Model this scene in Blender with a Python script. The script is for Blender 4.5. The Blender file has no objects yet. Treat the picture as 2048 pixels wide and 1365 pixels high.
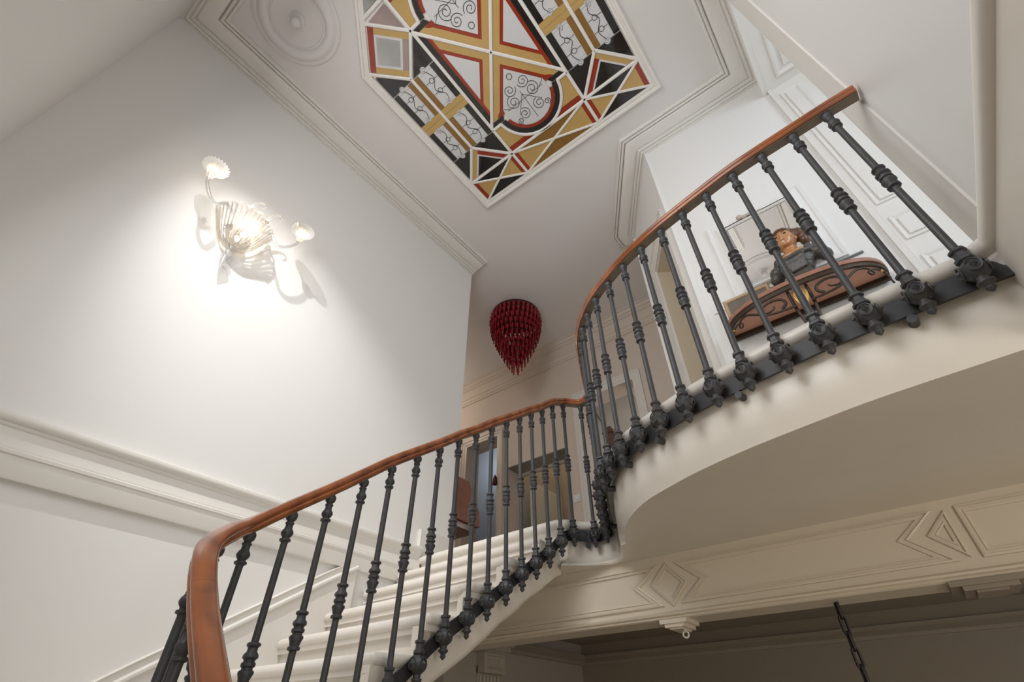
import bpy, math, random
from mathutils import Vector, Matrix
random.seed(7)
SC = bpy.context.scene
COL = SC.collection
PI = math.pi

# ------------------------------------------------------------------ camera
cam_d = bpy.data.cameras.new('camera')
cam = bpy.data.objects.new('camera', cam_d); COL.objects.link(cam)
cam_d.sensor_fit = 'HORIZONTAL'; cam_d.sensor_width = 36.0
cam_d.lens = 36.0 * 942.48 / 2048.0
cam_d.clip_start = 0.02; cam_d.clip_end = 60
_r = Vector((0.6172370, -0.7867667, -0.0040866))
_d = Vector((0.5065929, 0.4013975, -0.7630489))
_f = Vector((0.6019818, 0.4689118, 0.6463278))
cam.matrix_world = Matrix(((_r.x, -_d.x, -_f.x, 0), (_r.y, -_d.y, -_f.y, 0), (_r.z, -_d.z, -_f.z, 0), (0, 0, 0, 1)))
SC.camera = cam

# ------------------------------------------------------------------ world, light, exposure
w = bpy.data.worlds.new('world'); SC.world = w; w.use_nodes = True
w.node_tree.nodes['Background'].inputs[0].default_value = (0.75, 0.85, 1.0, 1)
w.node_tree.nodes['Background'].inputs[1].default_value = 1.0
SC.view_settings.view_transform = 'Standard'
SC.view_settings.look = 'None'
SC.view_settings.exposure = 0.10
SC.view_settings.gamma = 1.0
SC.view_settings.use_curve_mapping = False
SC.cycles.use_denoising = True
SC.cycles.max_bounces = 7
SC.cycles.diffuse_bounces = 4
SC.cycles.glossy_bounces = 3
SC.cycles.transmission_bounces = 4
SC.cycles.transparent_max_bounces = 12
SC.cycles.use_adaptive_sampling = True
SC.cycles.adaptive_threshold = 0.045
SC.cycles.caustics_reflective = False
SC.cycles.caustics_refractive = False
SC.cycles.sample_clamp_indirect = 6.0

def area(name, loc, target, sx, sy, power, color):
    d = bpy.data.lights.new(name, 'AREA'); d.shape = 'RECTANGLE'; d.size = sx; d.size_y = sy
    d.energy = power; d.color = color
    o = bpy.data.objects.new(name, d); COL.objects.link(o); o.location = loc
    o.rotation_euler = (Vector(target) - Vector(loc)).to_track_quat('-Z', 'Y').to_euler()
    return o
def point(name, loc, power, color, r=0.02):
    d = bpy.data.lights.new(name, 'POINT'); d.energy = power; d.color = color; d.shadow_soft_size = r
    o = bpy.data.objects.new(name, d); COL.objects.link(o); o.location = loc
    return o
WARM = (1.0, 0.80, 0.58); DAY = (1.0, 0.97, 0.93); COOL = (0.80, 0.89, 1.0)
# area light added as daylight, in front of an added window behind the camera
area('near_fill', (-0.66, 0.95, 2.75), (2.2, 0.55, 2.2), 1.7, 2.3, 48, DAY)
# daylight through the window of the side hall
area('hall_daylight', (0.9, -2.9, 2.9), (2.3, 0.2, 2.4), 1.6, 2.2, 44, COOL)
# added warm fill, no fixture, round the corner of the stair wall
point('corridor_fill', (4.0, 5.2, 4.1), 13, (1.0, 0.89, 0.77), 0.12)
point('room_fill', (5.8, 5.2, 3.9), 6, (0.80, 0.90, 1.0), 0.12)  # added cool fill, brightens the room behind the leftmost doorway
point('closet_fill', (3.75, 0.05, 2.9), 6, (0.85, 0.93, 1.0), 0.10)  # unseen light put in to brighten the room behind the splayed doorway
point('back_room_fill', (5.7, 3.35, 3.9), 7, WARM, 0.12)  # warm fill added behind the wide low opening, no fixture
point('attic_room_fill', (5.6, 1.5, 2.6), 7, (1.0, 0.90, 0.78), 0.12)  # added unseen fill for the space behind the third doorway
# added fill for the lower hall, lifts the gallery underside by bounce
area('lower_fill', (-0.60, -1.9, -0.25), (2.2, -0.3, -1.5), 1.3, 1.2, 44, (1.0, 0.94, 0.85))
# added spot standing in for window light, aimed at the sconce wall
sd = bpy.data.lights.new('spot_beam', 'SPOT'); sd.energy = 470; sd.color = (1.0, 0.985, 0.965)
sd.spot_size = math.radians(47); sd.spot_blend = 1.0; sd.shadow_soft_size = 0.03
so = bpy.data.objects.new('spot_beam', sd); COL.objects.link(so); so.location = (-0.62, 1.80, 4.46)
so.rotation_euler = (Vector((1.6, 2.93, 1.1)) - Vector(so.location)).to_track_quat('-Z', 'Y').to_euler()

# ------------------------------------------------------------------ materials
MATS = {}
def mat(name, col, rough=0.5, metal=0.0, spec=0.5, noise=0.0, nscale=8.0, bump=0.0, bscale=40.0, coat=0.0):
    if name in MATS: return MATS[name]
    m = bpy.data.materials.new(name); m.use_nodes = True; MATS[name] = m
    nt = m.node_tree; b = nt.nodes['Principled BSDF']
    b.inputs['Base Color'].default_value = (*col, 1); b.inputs['Roughness'].default_value = rough
    b.inputs['Metallic'].default_value = metal; b.inputs['Specular IOR Level'].default_value = spec
    b.inputs['Coat Weight'].default_value = coat
    if noise or bump:
        tc = nt.nodes.new('ShaderNodeTexCoord')
    if noise:
        n = nt.nodes.new('ShaderNodeTexNoise'); n.inputs['Scale'].default_value = nscale; n.inputs['Detail'].default_value = 2
        r = nt.nodes.new('ShaderNodeMapRange'); r.inputs['To Min'].default_value = 1 - noise; r.inputs['To Max'].default_value = 1 + noise
        mx = nt.nodes.new('ShaderNodeVectorMath'); mx.operation = 'SCALE'; mx.inputs[0].default_value = col
        nt.links.new(tc.outputs['Object'], n.inputs['Vector']); nt.links.new(n.outputs['Fac'], r.inputs['Value'])
        nt.links.new(r.outputs[0], mx.inputs['Scale']); nt.links.new(mx.outputs[0], b.inputs['Base Color'])
    if bump:
        n2 = nt.nodes.new('ShaderNodeTexNoise'); n2.inputs['Scale'].default_value = bscale; n2.inputs['Detail'].default_value = 1
        bp = nt.nodes.new('ShaderNodeBump'); bp.inputs['Strength'].default_value = bump; bp.inputs['Distance'].default_value = 0.004
        nt.links.new(tc.outputs['Object'], n2.inputs['Vector']); nt.links.new(n2.outputs['Fac'], bp.inputs['Height'])
        nt.links.new(bp.outputs[0], b.inputs['Normal'])
    return m
def wood_mat(name, c1, c2, rough=0.25, scale=(3, 3, 3), coat=0.4):
    m = bpy.data.materials.new(name); m.use_nodes = True; MATS[name] = m
    nt = m.node_tree; b = nt.nodes['Principled BSDF']
    tc = nt.nodes.new('ShaderNodeTexCoord'); mp = nt.nodes.new('ShaderNodeMapping'); mp.inputs['Scale'].default_value = scale
    n = nt.nodes.new('ShaderNodeTexNoise'); n.inputs['Scale'].default_value = 3.0; n.inputs['Detail'].default_value = 6; n.inputs['Distortion'].default_value = 1.6
    wv = nt.nodes.new('ShaderNodeTexWave'); wv.inputs['Scale'].default_value = 4; wv.inputs['Distortion'].default_value = 6; wv.inputs['Detail'].default_value = 3
    ad = nt.nodes.new('ShaderNodeMath'); ad.operation = 'MULTIPLY_ADD'; ad.inputs[1].default_value = 0.25
    cr = nt.nodes.new('ShaderNodeValToRGB'); cr.color_ramp.elements[0].color = (*c1, 1); cr.color_ramp.elements[1].color = (*c2, 1)
    cr.color_ramp.elements[0].position = 0.3; cr.color_ramp.elements[1].position = 0.85
    nt.links.new(tc.outputs['Object'], mp.inputs[0]); nt.links.new(mp.outputs[0], n.inputs[0]); nt.links.new(mp.outputs[0], wv.inputs[0])
    nt.links.new(wv.outputs['Fac'], ad.inputs[0]); nt.links.new(n.outputs['Fac'], ad.inputs[2])
    nt.links.new(ad.outputs[0], cr.inputs[0]); nt.links.new(cr.outputs[0], b.inputs['Base Color'])
    b.inputs['Roughness'].default_value = rough; b.inputs['Coat Weight'].default_value = coat; b.inputs['Coat Roughness'].default_value = 0.15
    return m
WALL = mat('wall_paint', (0.82, 0.81, 0.79), 0.45)
CEIL = mat('ceiling_paint', (0.74, 0.71, 0.69), 0.5)
TRIM = mat('trim_paint', (0.76, 0.735, 0.69), 0.4, noise=0.03, nscale=6, bump=0.06, bscale=50)
CREAM = mat('cream_gloss_paint', (0.80, 0.75, 0.67), 0.28, noise=0.05, nscale=5, bump=0.10, bscale=25)
TREADP = mat('step_paint', (0.78, 0.74, 0.68), 0.33, noise=0.04, nscale=7, bump=0.10, bscale=30)
BEAMP = mat('beam_paint', (0.76, 0.68, 0.56), 0.35, noise=0.02, nscale=3)
TAN = mat('corridor_paint', (0.68, 0.59, 0.51), 0.5, noise=0.02)
TANTRIM = mat('corridor_trim_paint', (0.69, 0.61, 0.53), 0.4)
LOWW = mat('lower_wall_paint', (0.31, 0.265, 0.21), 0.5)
FLOORM = mat('stone_floor', (0.62, 0.54, 0.43), 0.35, noise=0.08, nscale=4)
IRON = mat('black_cast_iron', (0.055, 0.056, 0.060), 0.46, spec=0.45, noise=0.25, nscale=30, bump=0.25, bscale=90)
IRONRAW = mat('worn_iron_core', (0.20, 0.155, 0.11), 0.45, noise=0.3, nscale=25)
RAILW = wood_mat('mahogany_rail', (0.165, 0.043, 0.012), (0.36, 0.110, 0.032), 0.20, (0.9, 0.9, 1.6))
DARKW = wood_mat('dark_wood', (0.06, 0.022, 0.010), (0.15, 0.06, 0.025), 0.4)
REDW = wood_mat('red_wood', (0.22, 0.075, 0.038), (0.34, 0.13, 0.07), 0.5)
G_BLACK = mat('black_glass', (0.016, 0.014, 0.014), 0.06, spec=0.6, noise=0.3, nscale=6)
G_RED = mat('red_glass', (0.30, 0.035, 0.014), 0.10, spec=0.5, noise=0.2, nscale=8)
G_AMBER = mat('amber_glass', (0.52, 0.34, 0.12), 0.12, spec=0.5, noise=0.12, nscale=5)
G_BROWN = mat('brown_glass', (0.25, 0.13, 0.030), 0.12, spec=0.5, noise=0.15, nscale=8)
G_WHITE = mat('milky_glass', (0.64, 0.64, 0.65), 0.10, spec=0.5)
G_MIRR = mat('smoked_mirror_glass', (0.36, 0.36, 0.36), 0.08, metal=0.7, noise=0.2, nscale=6)
G_PINK = mat('rose_mirror_glass', (0.36, 0.28, 0.27), 0.10, metal=0.5)
BARW = mat('muntin_paint', (0.80, 0.77, 0.73), 0.4)
LEAD = mat('black_lead', (0.03, 0.03, 0.03), 0.5)
SILVER = mat('mirror_silver', (0.97, 0.96, 0.95), 0.02, metal=1.0)
MARBLE = mat('pink_marble', (0.36, 0.17, 0.115), 0.3, noise=0.25, nscale=30)
PINKUN = mat('pink_panel', (0.56, 0.28, 0.19), 0.5, noise=0.04)
GOLD = mat('old_gold', (0.50, 0.29, 0.10), 0.35, metal=0.85, noise=0.25, nscale=25)
BRONZE = mat('scroll_iron', (0.06, 0.042, 0.028), 0.40, metal=0.5, noise=0.3, nscale=20)
SKIN = mat('glazed_terracotta_skin', (0.50, 0.235, 0.095), 0.2, noise=0.08, nscale=20, coat=0.5)
HAIRM = mat('glazed_hair', (0.12, 0.055, 0.03), 0.3, noise=0.4, nscale=40, bump=0.5, bscale=60)
DRESS = mat('dark_glazed_dress', (0.075, 0.070, 0.062), 0.4, noise=0.35, nscale=30, bump=0.4, bscale=70)
EYEM = mat('painted_eye', (0.03, 0.015, 0.01), 0.2)
LIPM = mat('painted_lip', (0.36, 0.10, 0.055), 0.3)
PLASTIC = mat('switch_plastic', (0.80, 0.80, 0.80), 0.35)
CANVAS = mat('old_canvas', (0.16, 0.13, 0.10), 0.5, noise=0.5, nscale=12)
GILTF = mat('gilt_frame', (0.45, 0.32, 0.18), 0.4, noise=0.2, nscale=30)
RUBY = mat('ruby_glass', (0.23, 0.004, 0.012), 0.14, spec=0.35, coat=0.15)
RUBYD = mat('dark_ruby_metal', (0.05, 0.006, 0.008), 0.4)
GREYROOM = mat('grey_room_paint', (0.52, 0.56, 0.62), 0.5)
BRASSP = mat('brass', (0.6, 0.48, 0.28), 0.3, metal=0.9)
def glassy(name, col, a_trans, a_gloss, rough=0.08):
    m = bpy.data.materials.new(name); m.use_nodes = True; nt = m.node_tree; nt.nodes.clear()
    o = nt.nodes.new('ShaderNodeOutputMaterial'); t = nt.nodes.new('ShaderNodeBsdfTransparent'); t.inputs[0].default_value = (*col, 1)
    l = nt.nodes.new('ShaderNodeBsdfTranslucent'); l.inputs[0].default_value = (*col, 1)
    g = nt.nodes.new('ShaderNodeBsdfGlossy'); g.inputs[1].default_value = rough
    m1 = nt.nodes.new('ShaderNodeMixShader'); m1.inputs[0].default_value = a_trans
    m2 = nt.nodes.new('ShaderNodeMixShader'); m2.inputs[0].default_value = a_gloss
    nt.links.new(l.outputs[0], m1.inputs[1]); nt.links.new(t.outputs[0], m1.inputs[2])
    nt.links.new(m1.outputs[0], m2.inputs[1]); nt.links.new(g.outputs[0], m2.inputs[2]); nt.links.new(m2.outputs[0], o.inputs[0])
    MATS[name] = m; return m
CLEARG = glassy('clear_blown_glass', (0.96, 0.96, 0.96), 0.86, 0.26)
SHELLG = glassy('frosted_shell_glass', (0.95, 0.93, 0.90), 0.55, 0.14, 0.2)
WINGLASS = glassy('window_glass', (0.95, 0.97, 1.0), 0.9, 0.05)
def emis(name, col, s):
    m = bpy.data.materials.new(name); m.use_nodes = True; b = m.node_tree.nodes['Principled BSDF']
    b.inputs['Emission Color'].default_value = (*col, 1); b.inputs['Emission Strength'].default_value = s
    b.inputs['Base Color'].default_value = (*col, 1); MATS[name] = m; return m
BULB = emis('lit_bulb', (1.0, 0.80, 0.50), 6.0)

# ------------------------------------------------------------------ mesh helpers
class MB:
    def __init__(s): s.v = []; s.f = []
    def add(s, vs, fs):
        n = len(s.v); s.v += [tuple(v) for v in vs]; s.f += [tuple(i + n for i in f) for f in fs]; return s
    def box(s, x0, x1, y0, y1, z0, z1):
        if x0 > x1: x0, x1 = x1, x0
        if y0 > y1: y0, y1 = y1, y0
        if z0 > z1: z0, z1 = z1, z0
        return s.add([(x0, y0, z0), (x1, y0, z0), (x1, y1, z0), (x0, y1, z0), (x0, y0, z1), (x1, y0, z1), (x1, y1, z1), (x0, y1, z1)],
                     [(0, 3, 2, 1), (4, 5, 6, 7), (0, 1, 5, 4), (1, 2, 6, 5), (2, 3, 7, 6), (3, 0, 4, 7)])
    def prism(s, poly, fn, h0, h1):
        # poly: 2D loop, fn(a, b, h) -> point
        n = len(poly)
        ar = sum(poly[i][0] * poly[(i + 1) % n][1] - poly[(i + 1) % n][0] * poly[i][1] for i in range(n))
        if ar < 0: poly = poly[::-1]
        vs = [fn(a, b, h0) for a, b in poly] + [fn(a, b, h1) for a, b in poly]
        fs = [tuple(range(n))[::-1], tuple(range(n, 2 * n))] + [(i, (i + 1) % n, n + (i + 1) % n, n + i) for i in range(n)]
        return s.add(vs, fs)
    def lathe(s, prof, segs=16, c=(0, 0, 0), flute=0, fl=0.0, a0=0.0, a1=2 * PI, cap=True):
        # prof: (r, z)
        full = abs(a1 - a0 - 2 * PI) < 1e-6
        k = segs if full else segs + 1
        vs = []
        for r, z in prof:
            for i in range(k):
                a = a0 + (a1 - a0) * i / segs
                rr = r * (1 + fl * math.cos(flute * a)) if flute else r
                vs.append((c[0] + rr * math.cos(a), c[1] + rr * math.sin(a), c[2] + z))
        fs = []
        for j in range(len(prof) - 1):
            for i in range(segs):
                i2 = (i + 1) % k if full else i + 1
                fs.append((j * k + i, j * k + i2, (j + 1) * k + i2, (j + 1) * k + i))
        if cap and full:
            fs.append(tuple(range(k))[::-1]); fs.append(tuple((len(prof) - 1) * k + i for i in range(k)))
        return s.add(vs, fs)
    def tube(s, path, r, segs=8, cap=True):
        P = [Vector(p) for p in path]; n = len(P)
        rs = r if isinstance(r, (list, tuple)) else [r] * n
        T = [(P[min(i + 1, n - 1)] - P[max(i - 1, 0)]).normalized() for i in range(n)]
        up = Vector((0, 0, 1)) if abs(T[0].z) < 0.9 else Vector((1, 0, 0))
        N = (up - T[0] * up.dot(T[0])).normalized(); vs = []
        for i in range(n):
            N = (N - T[i] * N.dot(T[i])); N = N.normalized() if N.length > 1e-6 else T[i].orthogonal().normalized()
            B = T[i].cross(N)
            for k in range(segs):
                a = 2 * PI * k / segs
                vs.append(P[i] + (N * math.cos(a) + B * math.sin(a)) * rs[i])
        fs = [(i * segs + k, i * segs + (k + 1) % segs, (i + 1) * segs + (k + 1) % segs, (i + 1) * segs + k) for i in range(n - 1) for k in range(segs)]
        if cap: fs += [tuple(range(segs))[::-1], tuple((n - 1) * segs + k for k in range(segs))]
        return s.add(vs, fs)
    def sweep(s, prof, path, closed=False, zrel=True, closed_prof=True, flatup=True):
        # prof: (a = offset to the right of travel, b = up); plan mitred
        P = [Vector(p) for p in path]; n = len(P); m = len(prof); vs = []
        for i in range(n):
            if closed: pa, pb = P[(i - 1) % n], P[(i + 1) % n]
            else: pa, pb = P[max(i - 1, 0)], P[min(i + 1, n - 1)]
            t1 = (P[i] - pa); t2 = (pb - P[i])
            if t1.length < 1e-9: t1 = t2
            if t2.length < 1e-9: t2 = t1
            h1 = Vector((t1.x, t1.y, 0)).normalized(); h2 = Vector((t2.x, t2.y, 0)).normalized()
            n1 = Vector((h1.y, -h1.x, 0)); n2 = Vector((h2.y, -h2.x, 0))
            nn = (n1 + n2); nn = nn.normalized() if nn.length > 1e-6 else n1
            sc = 1 / max(0.35, nn.dot(n1))
            if flatup: up = Vector((0, 0, 1))
            else:
                t = (t1.normalized() + t2.normalized()).normalized(); up = nn.cross(t).normalized()
            for a, b in prof: vs.append(P[i] + nn * (a * sc) + up * b)
        fs = []; mm = m if closed_prof else m - 1
        for i in range(n if closed else n - 1):
            j = (i + 1) % n
            for k in range(mm):
                k2 = (k + 1) % m; fs.append((i * m + k, i * m + k2, j * m + k2, j * m + k))
        if not closed and closed_prof:
            fs += [tuple(range(m)), tuple((n - 1) * m + k for k in range(m))[::-1]]
        return s.add(vs, fs)
    def ball(s, c, r, seg=12, rings=8):
        c = Vector(c); r = r if isinstance(r, (list, tuple)) else (r, r, r); vs = [(c.x, c.y, c.z - r[2])]
        for j in range(1, rings):
            b = -PI / 2 + PI * j / rings
            for i in range(seg):
                a = 2 * PI * i / seg; vs.append((c.x + r[0] * math.cos(b) * math.cos(a), c.y + r[1] * math.cos(b) * math.sin(a), c.z + r[2] * math.sin(b)))
        vs.append((c.x, c.y, c.z + r[2])); fs = []
        for i in range(seg): fs.append((0, 1 + (i + 1) % seg, 1 + i))
        for j in range(rings - 2):
            for i in range(seg):
                a = 1 + j * seg; fs.append((a + i, a + (i + 1) % seg, a + seg + (i + 1) % seg, a + seg + i))
        a = 1 + (rings - 2) * seg; t = len(vs) - 1
        for i in range(seg): fs.append((a + i, a + (i + 1) % seg, t))
        return s.add(vs, fs)
    def xform(s, fn): s.v = [tuple(fn(*v)) for v in s.v]; return s
    def mesh(s, name, material, smooth=None):
        me = bpy.data.meshes.new(name); me.from_pydata(s.v, [], s.f); me.validate()
        import bmesh
        bm = bmesh.new(); bm.from_mesh(me); bmesh.ops.recalc_face_normals(bm, faces=bm.faces); bm.to_mesh(me); bm.free()
        me.materials.append(material)
        if smooth:
            me.polygons.foreach_set('use_smooth', [True] * len(me.polygons)); me.set_sharp_from_angle(angle=math.radians(smooth))
        return me
def obj(name, mb, material, parent=None, smooth=None, label=None, category=None, group=None, kind=None):
    me = mb if isinstance(mb, bpy.types.Mesh) else mb.mesh(name, material, smooth)
    o = bpy.data.objects.new(name, me); COL.objects.link(o)
    if parent is not None: o.parent = parent
    tag(o, label, category, group, kind); return o
def tag(o, label=None, category=None, group=None, kind=None):
    if label: o['label'] = label
    if category: o['category'] = category
    if group: o['group'] = group
    if kind: o['kind'] = kind
    return o
def empty(name, loc=(0, 0, 0), label=None, category=None, group=None, kind=None, rotz=0.0):
    o = bpy.data.objects.new(name, None); COL.objects.link(o); o.location = loc; o.rotation_euler = (0, 0, rotz); o.empty_display_size = 0.1
    return tag(o, label, category, group, kind)
def struct(name, mb, material, label, category, smooth=None):
    return obj(name, mb, material, None, smooth, label, category, None, 'structure')
XY = lambda a, b, h: (a, b, h)
def planeX(x0): return lambda a, b, h: (x0 - h, a, b)      # faces -x, (y, z)
def planeY(y0): return lambda a, b, h: (a, y0 - h, b)      # faces -y, (x, z)
def planeYp(y0): return lambda a, b, h: (a, y0 + h, b)     # faces +y
def planeZ(z0): return lambda a, b, h: (a, b, z0 - h)      # faces down
def inset(poly, d):
    n = len(poly); ar = sum(poly[i][0] * poly[(i + 1) % n][1] - poly[(i + 1) % n][0] * poly[i][1] for i in range(n))
    sg = 1 if ar > 0 else -1; out = []
    for i in range(n):
        p0, p1, p2 = Vector(poly[i - 1]), Vector(poly[i]), Vector(poly[(i + 1) % n])
        e1 = (p1 - p0).normalized(); e2 = (p2 - p1).normalized()
        n1 = Vector((-e1.y, e1.x)) * sg; n2 = Vector((-e2.y, e2.x)) * sg
        k = (n1 + n2) / max(0.25, 1 + n1.dot(n2)); q = p1 + k * d; out.append((q.x, q.y))
    return out
def loop_moulding(mb, poly, fn, steps):
    # steps: (inset, height) profile from the outside inwards; a closed strip moulding on a plane
    n = len(poly); loops = [inset(poly, d) for d, h in steps]; vs = []
    for lp, (d, h) in zip(loops, steps): vs += [fn(a, b, h) for a, b in lp]
    fs = []
    for j in range(len(steps) - 1):
        for i in range(n): fs.append((j * n + i, j * n + (i + 1) % n, (j + 1) * n + (i + 1) % n, (j + 1) * n + i))
    return mb.add(vs, fs)
def catmull(P, sub=6):
    P = [Vector(p) for p in P]; out = []
    for i in range(len(P) - 1):
        p0 = P[max(i - 1, 0)]; p1 = P[i]; p2 = P[i + 1]; p3 = P[min(i + 2, len(P) - 1)]
        for k in range(sub):
            t = k / sub
            out.append(0.5 * ((2 * p1) + (p2 - p0) * t + (2 * p0 - 5 * p1 + 4 * p2 - p3) * t * t + (3 * p1 - p0 - 3 * p2 + p3) * t ** 3))
    out.append(P[-1]); return out
def rect(a0, a1, b0, b1): return [(a0, b0), (a1, b0), (a1, b1), (a0, b1)]

# ------------------------------------------------------------------ main dimensions (metres, camera at the origin)
ZC = 4.68        # ceiling
ZF = 1.075       # upper floor
ZS = 0.76        # underside of the gallery
ZG = -1.51       # lower floor
YL = 2.93        # stair wall
XN = -0.71       # near wall
XW = 2.80        # wall with the mirror
XF = 4.90        # far corridor wall
YR = -0.60       # pier wall
XB = 2.63        # panelled beam under the gallery

# ball centres of the balusters: gallery, loop, flight
UP = [(1.456, -.468), (1.466, -.338), (1.476, -.210), (1.490, -.082), (1.515, .047), (1.542, .173), (1.572, .296), (1.610, .420), (1.658, .547),
      (1.716, .668), (1.780, .785), (1.860, .886), (1.950, .974), (2.060, 1.054), (2.180, 1.120), (2.305, 1.180), (2.430, 1.240), (2.550, 1.295), (2.655, 1.350),
      (2.692, 1.452), (2.595, 1.545)]
ZB = 1.893
BALLS = [(x, y, ZB) for x, y in UP] + [(2.420, 1.528, 1.795), (2.320, 1.550, 1.717), (2.206, 1.562, 1.640), (2.107, 1.584, 1.569), (1.994, 1.600, 1.490), (1.888, 1.627, 1.415),
      (1.785, 1.655, 1.337), (1.664, 1.670, 1.253), (1.526, 1.665, 1.145), (1.390, 1.669, 1.045), (1.255, 1.676, .945), (1.133, 1.690, .843), (1.003, 1.700, .735), (.871, 1.708, .630), (.744, 1.705, .527)]
NFLIGHT = len(BALLS)
TAIL = [(.686, 1.675, .488), (.610, 1.613, .419), (.577, 1.558, .366), (.562, 1.499, .314), (.556, 1.438, .255), (.548, 1.336, .167), (.539, 1.188, .051), (.534, 1.106, -.009), (.53, .98, -.09), (.525, .84, -.18), (.52, .70, -.27), (.52, .56, -.36), (.52, .42, -.45), (.52, .28, -.54)]
CTRL = [(1.452, -.585, ZB)] + BALLS + TAIL
PATH = catmull(CTRL, 6)
def offs(path, d):
    out = []; n = len(path)
    for i in range(n):
        t = path[min(i + 1, n - 1)] - path[max(i - 1, 0)]; h = Vector((t.x, t.y, 0)).normalized()
        out.append(Vector((path[i].x + h.y * d, path[i].y - h.x * d, path[i].z)))
    return out
I_LAND = 6 * 21      # index of the path where the gallery ends (ball s_b)

# ------------------------------------------------------------------ setting: floors, walls, ceiling
struct('floor', MB().box(-0.9, 5.2, -3.3, 3.1, ZG - 0.1, ZG), FLOORM, 'pale stone floor of the lower hall', 'floor')

top_e = offs(PATH, 0.065); bot_e = offs(PATH, 0.095)
LOOPB = catmull([(2.335, 1.115, 0), (2.45, 1.170, 0), (2.535, 1.210, 0), (2.600, 1.300, 0), (2.560, 1.410, 0), (2.440, 1.555, 0)], 6)
edge_t = [(-0.85, -0.535), (1.515, -0.535)]; edge_b = [(-0.85, -0.535), (1.545, -0.535)]
for i in range(6, I_LAND + 1):
    if top_e[i].y < -0.50: continue
    edge_t.append((top_e[i].x, top_e[i].y))
    j = i - 6 * 16
    p = bot_e[i] if j < 0 else LOOPB[min(j, len(LOOPB) - 1)]
    edge_b.append((p.x, p.y))
rest = [(2.585, 1.66), (2.60, 2.90), (2.98, 2.90), (2.98, 6.3), (6.6, 6.3), (6.6, -3.3), (-0.85, -3.3)]
lt, lb = edge_t + rest, edge_b + rest; n_ = len(lt)
sm_ = MB(); zt_ = ZF - 0.012
lv = [(ZS, 1.0), (ZS + .016, .82), (ZS + .045, .40), (ZS + .075, .15), (ZS + .115, 0.0), (zt_, 0.0)]; vv = []
for z_, k_ in lv: vv += [(p[0] + (q[0] - p[0]) * k_, p[1] + (q[1] - p[1]) * k_, z_) for p, q in zip(lt, lb)]
ff = [tuple(range(n_)), tuple(range(5 * n_, 6 * n_))]
for j in range(5): ff += [(j * n_ + i, j * n_ + (i + 1) % n_, (j + 1) * n_ + (i + 1) % n_, (j + 1) * n_ + i) for i in range(n_)]
sm_.add(vv, ff)
struct('floor_upper', sm_, CREAM, 'cream painted gallery floor slab with curved edge above the lower hall', 'floor', 40)
# rolled nosing of the gallery
NOSE = [(0.03, -0.004), (0.0, 0.0), (-0.012, -0.003), (-0.022, -0.012), (-0.027, -0.026), (-0.022, -0.040), (-0.012, -0.048), (-0.003, -0.050), (-0.002, -0.062), (0.004, -0.066), (0.008, -0.080), (0.016, -0.092), (0.016, -0.10), (0.03, -0.10)]
NOSE = [(a * 1.3 if a < 0 else a, b * 1.22) for a, b in NOSE]
nos = [(-0.85, -0.548, ZF), (1.46, -0.548, ZF)] + [(p.x, p.y, ZF) for p in offs(PATH, 0.062)[6:I_LAND + 1] if p.y > -0.50] + [(2.575, 1.66, ZF), (2.592, 2.90, ZF)]
struct('trim_1', MB().sweep(NOSE, nos), TREADP, 'rolled cream nosing along the gallery floor edge', 'nosing', 50)

struct('wall_left', MB().box(XN - 0.2, 2.92, YL, YL + 0.25, ZG, ZC), WALL, 'tall white stair wall carrying the glass sconce', 'wall')
# near wall with an opening for the added window (behind the viewer)
nw = MB(); wy0, wy1, wz0, wz1 = -0.1, 1.6, 1.6, 3.9
nw.box(XN - 0.2, XN, -3.3, wy0, ZG, ZC).box(XN - 0.2, XN, wy1, YL, ZG, ZC).box(XN - 0.2, XN, wy0, wy1, ZG, wz0).box(XN - 0.2, XN, wy0, wy1, wz1, ZC)
struct('wall_near', nw, WALL, 'white wall beside the stair turn behind the viewer', 'wall')
win = struct('window_1', MB().box(XN - 0.14, XN - 0.09, wy0, wy0 + 0.06, wz0, wz1).box(XN - 0.14, XN - 0.09, wy1 - 0.06, wy1, wz0, wz1).box(XN - 0.14, XN - 0.09, wy0, wy1, wz0, wz0 + 0.06).box(XN - 0.14, XN - 0.09, wy0, wy1, wz1 - 0.06, wz1).box(XN - 0.14, XN - 0.09, 0.72, 0.78, wz0, wz1), TRIM, 'tall window added in the near wall, out of view', 'window')
for a, b in ((wy0 + 0.06, 0.72), (0.78, wy1 - 0.06)):
    obj('pane', MB().box(XN - 0.12, XN - 0.11, a, b, wz0 + 0.06, wz1 - 0.06), WINGLASS, win)
# pier wall on the right with casing
struct('wall_right', MB().box(XN, 1.66, YR - 0.4, YR, ZF - 0.01, ZC), WALL, 'white pier wall rising beside the gallery rail end', 'wall')
cs = MB().box(1.50, 1.685, YR - 0.42, YR + 0.008, ZF - 0.005, 4.36)
struct('trim_3', cs, TRIM, 'flat white casing on the pier edge behind the rail end', 'casing')
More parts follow.
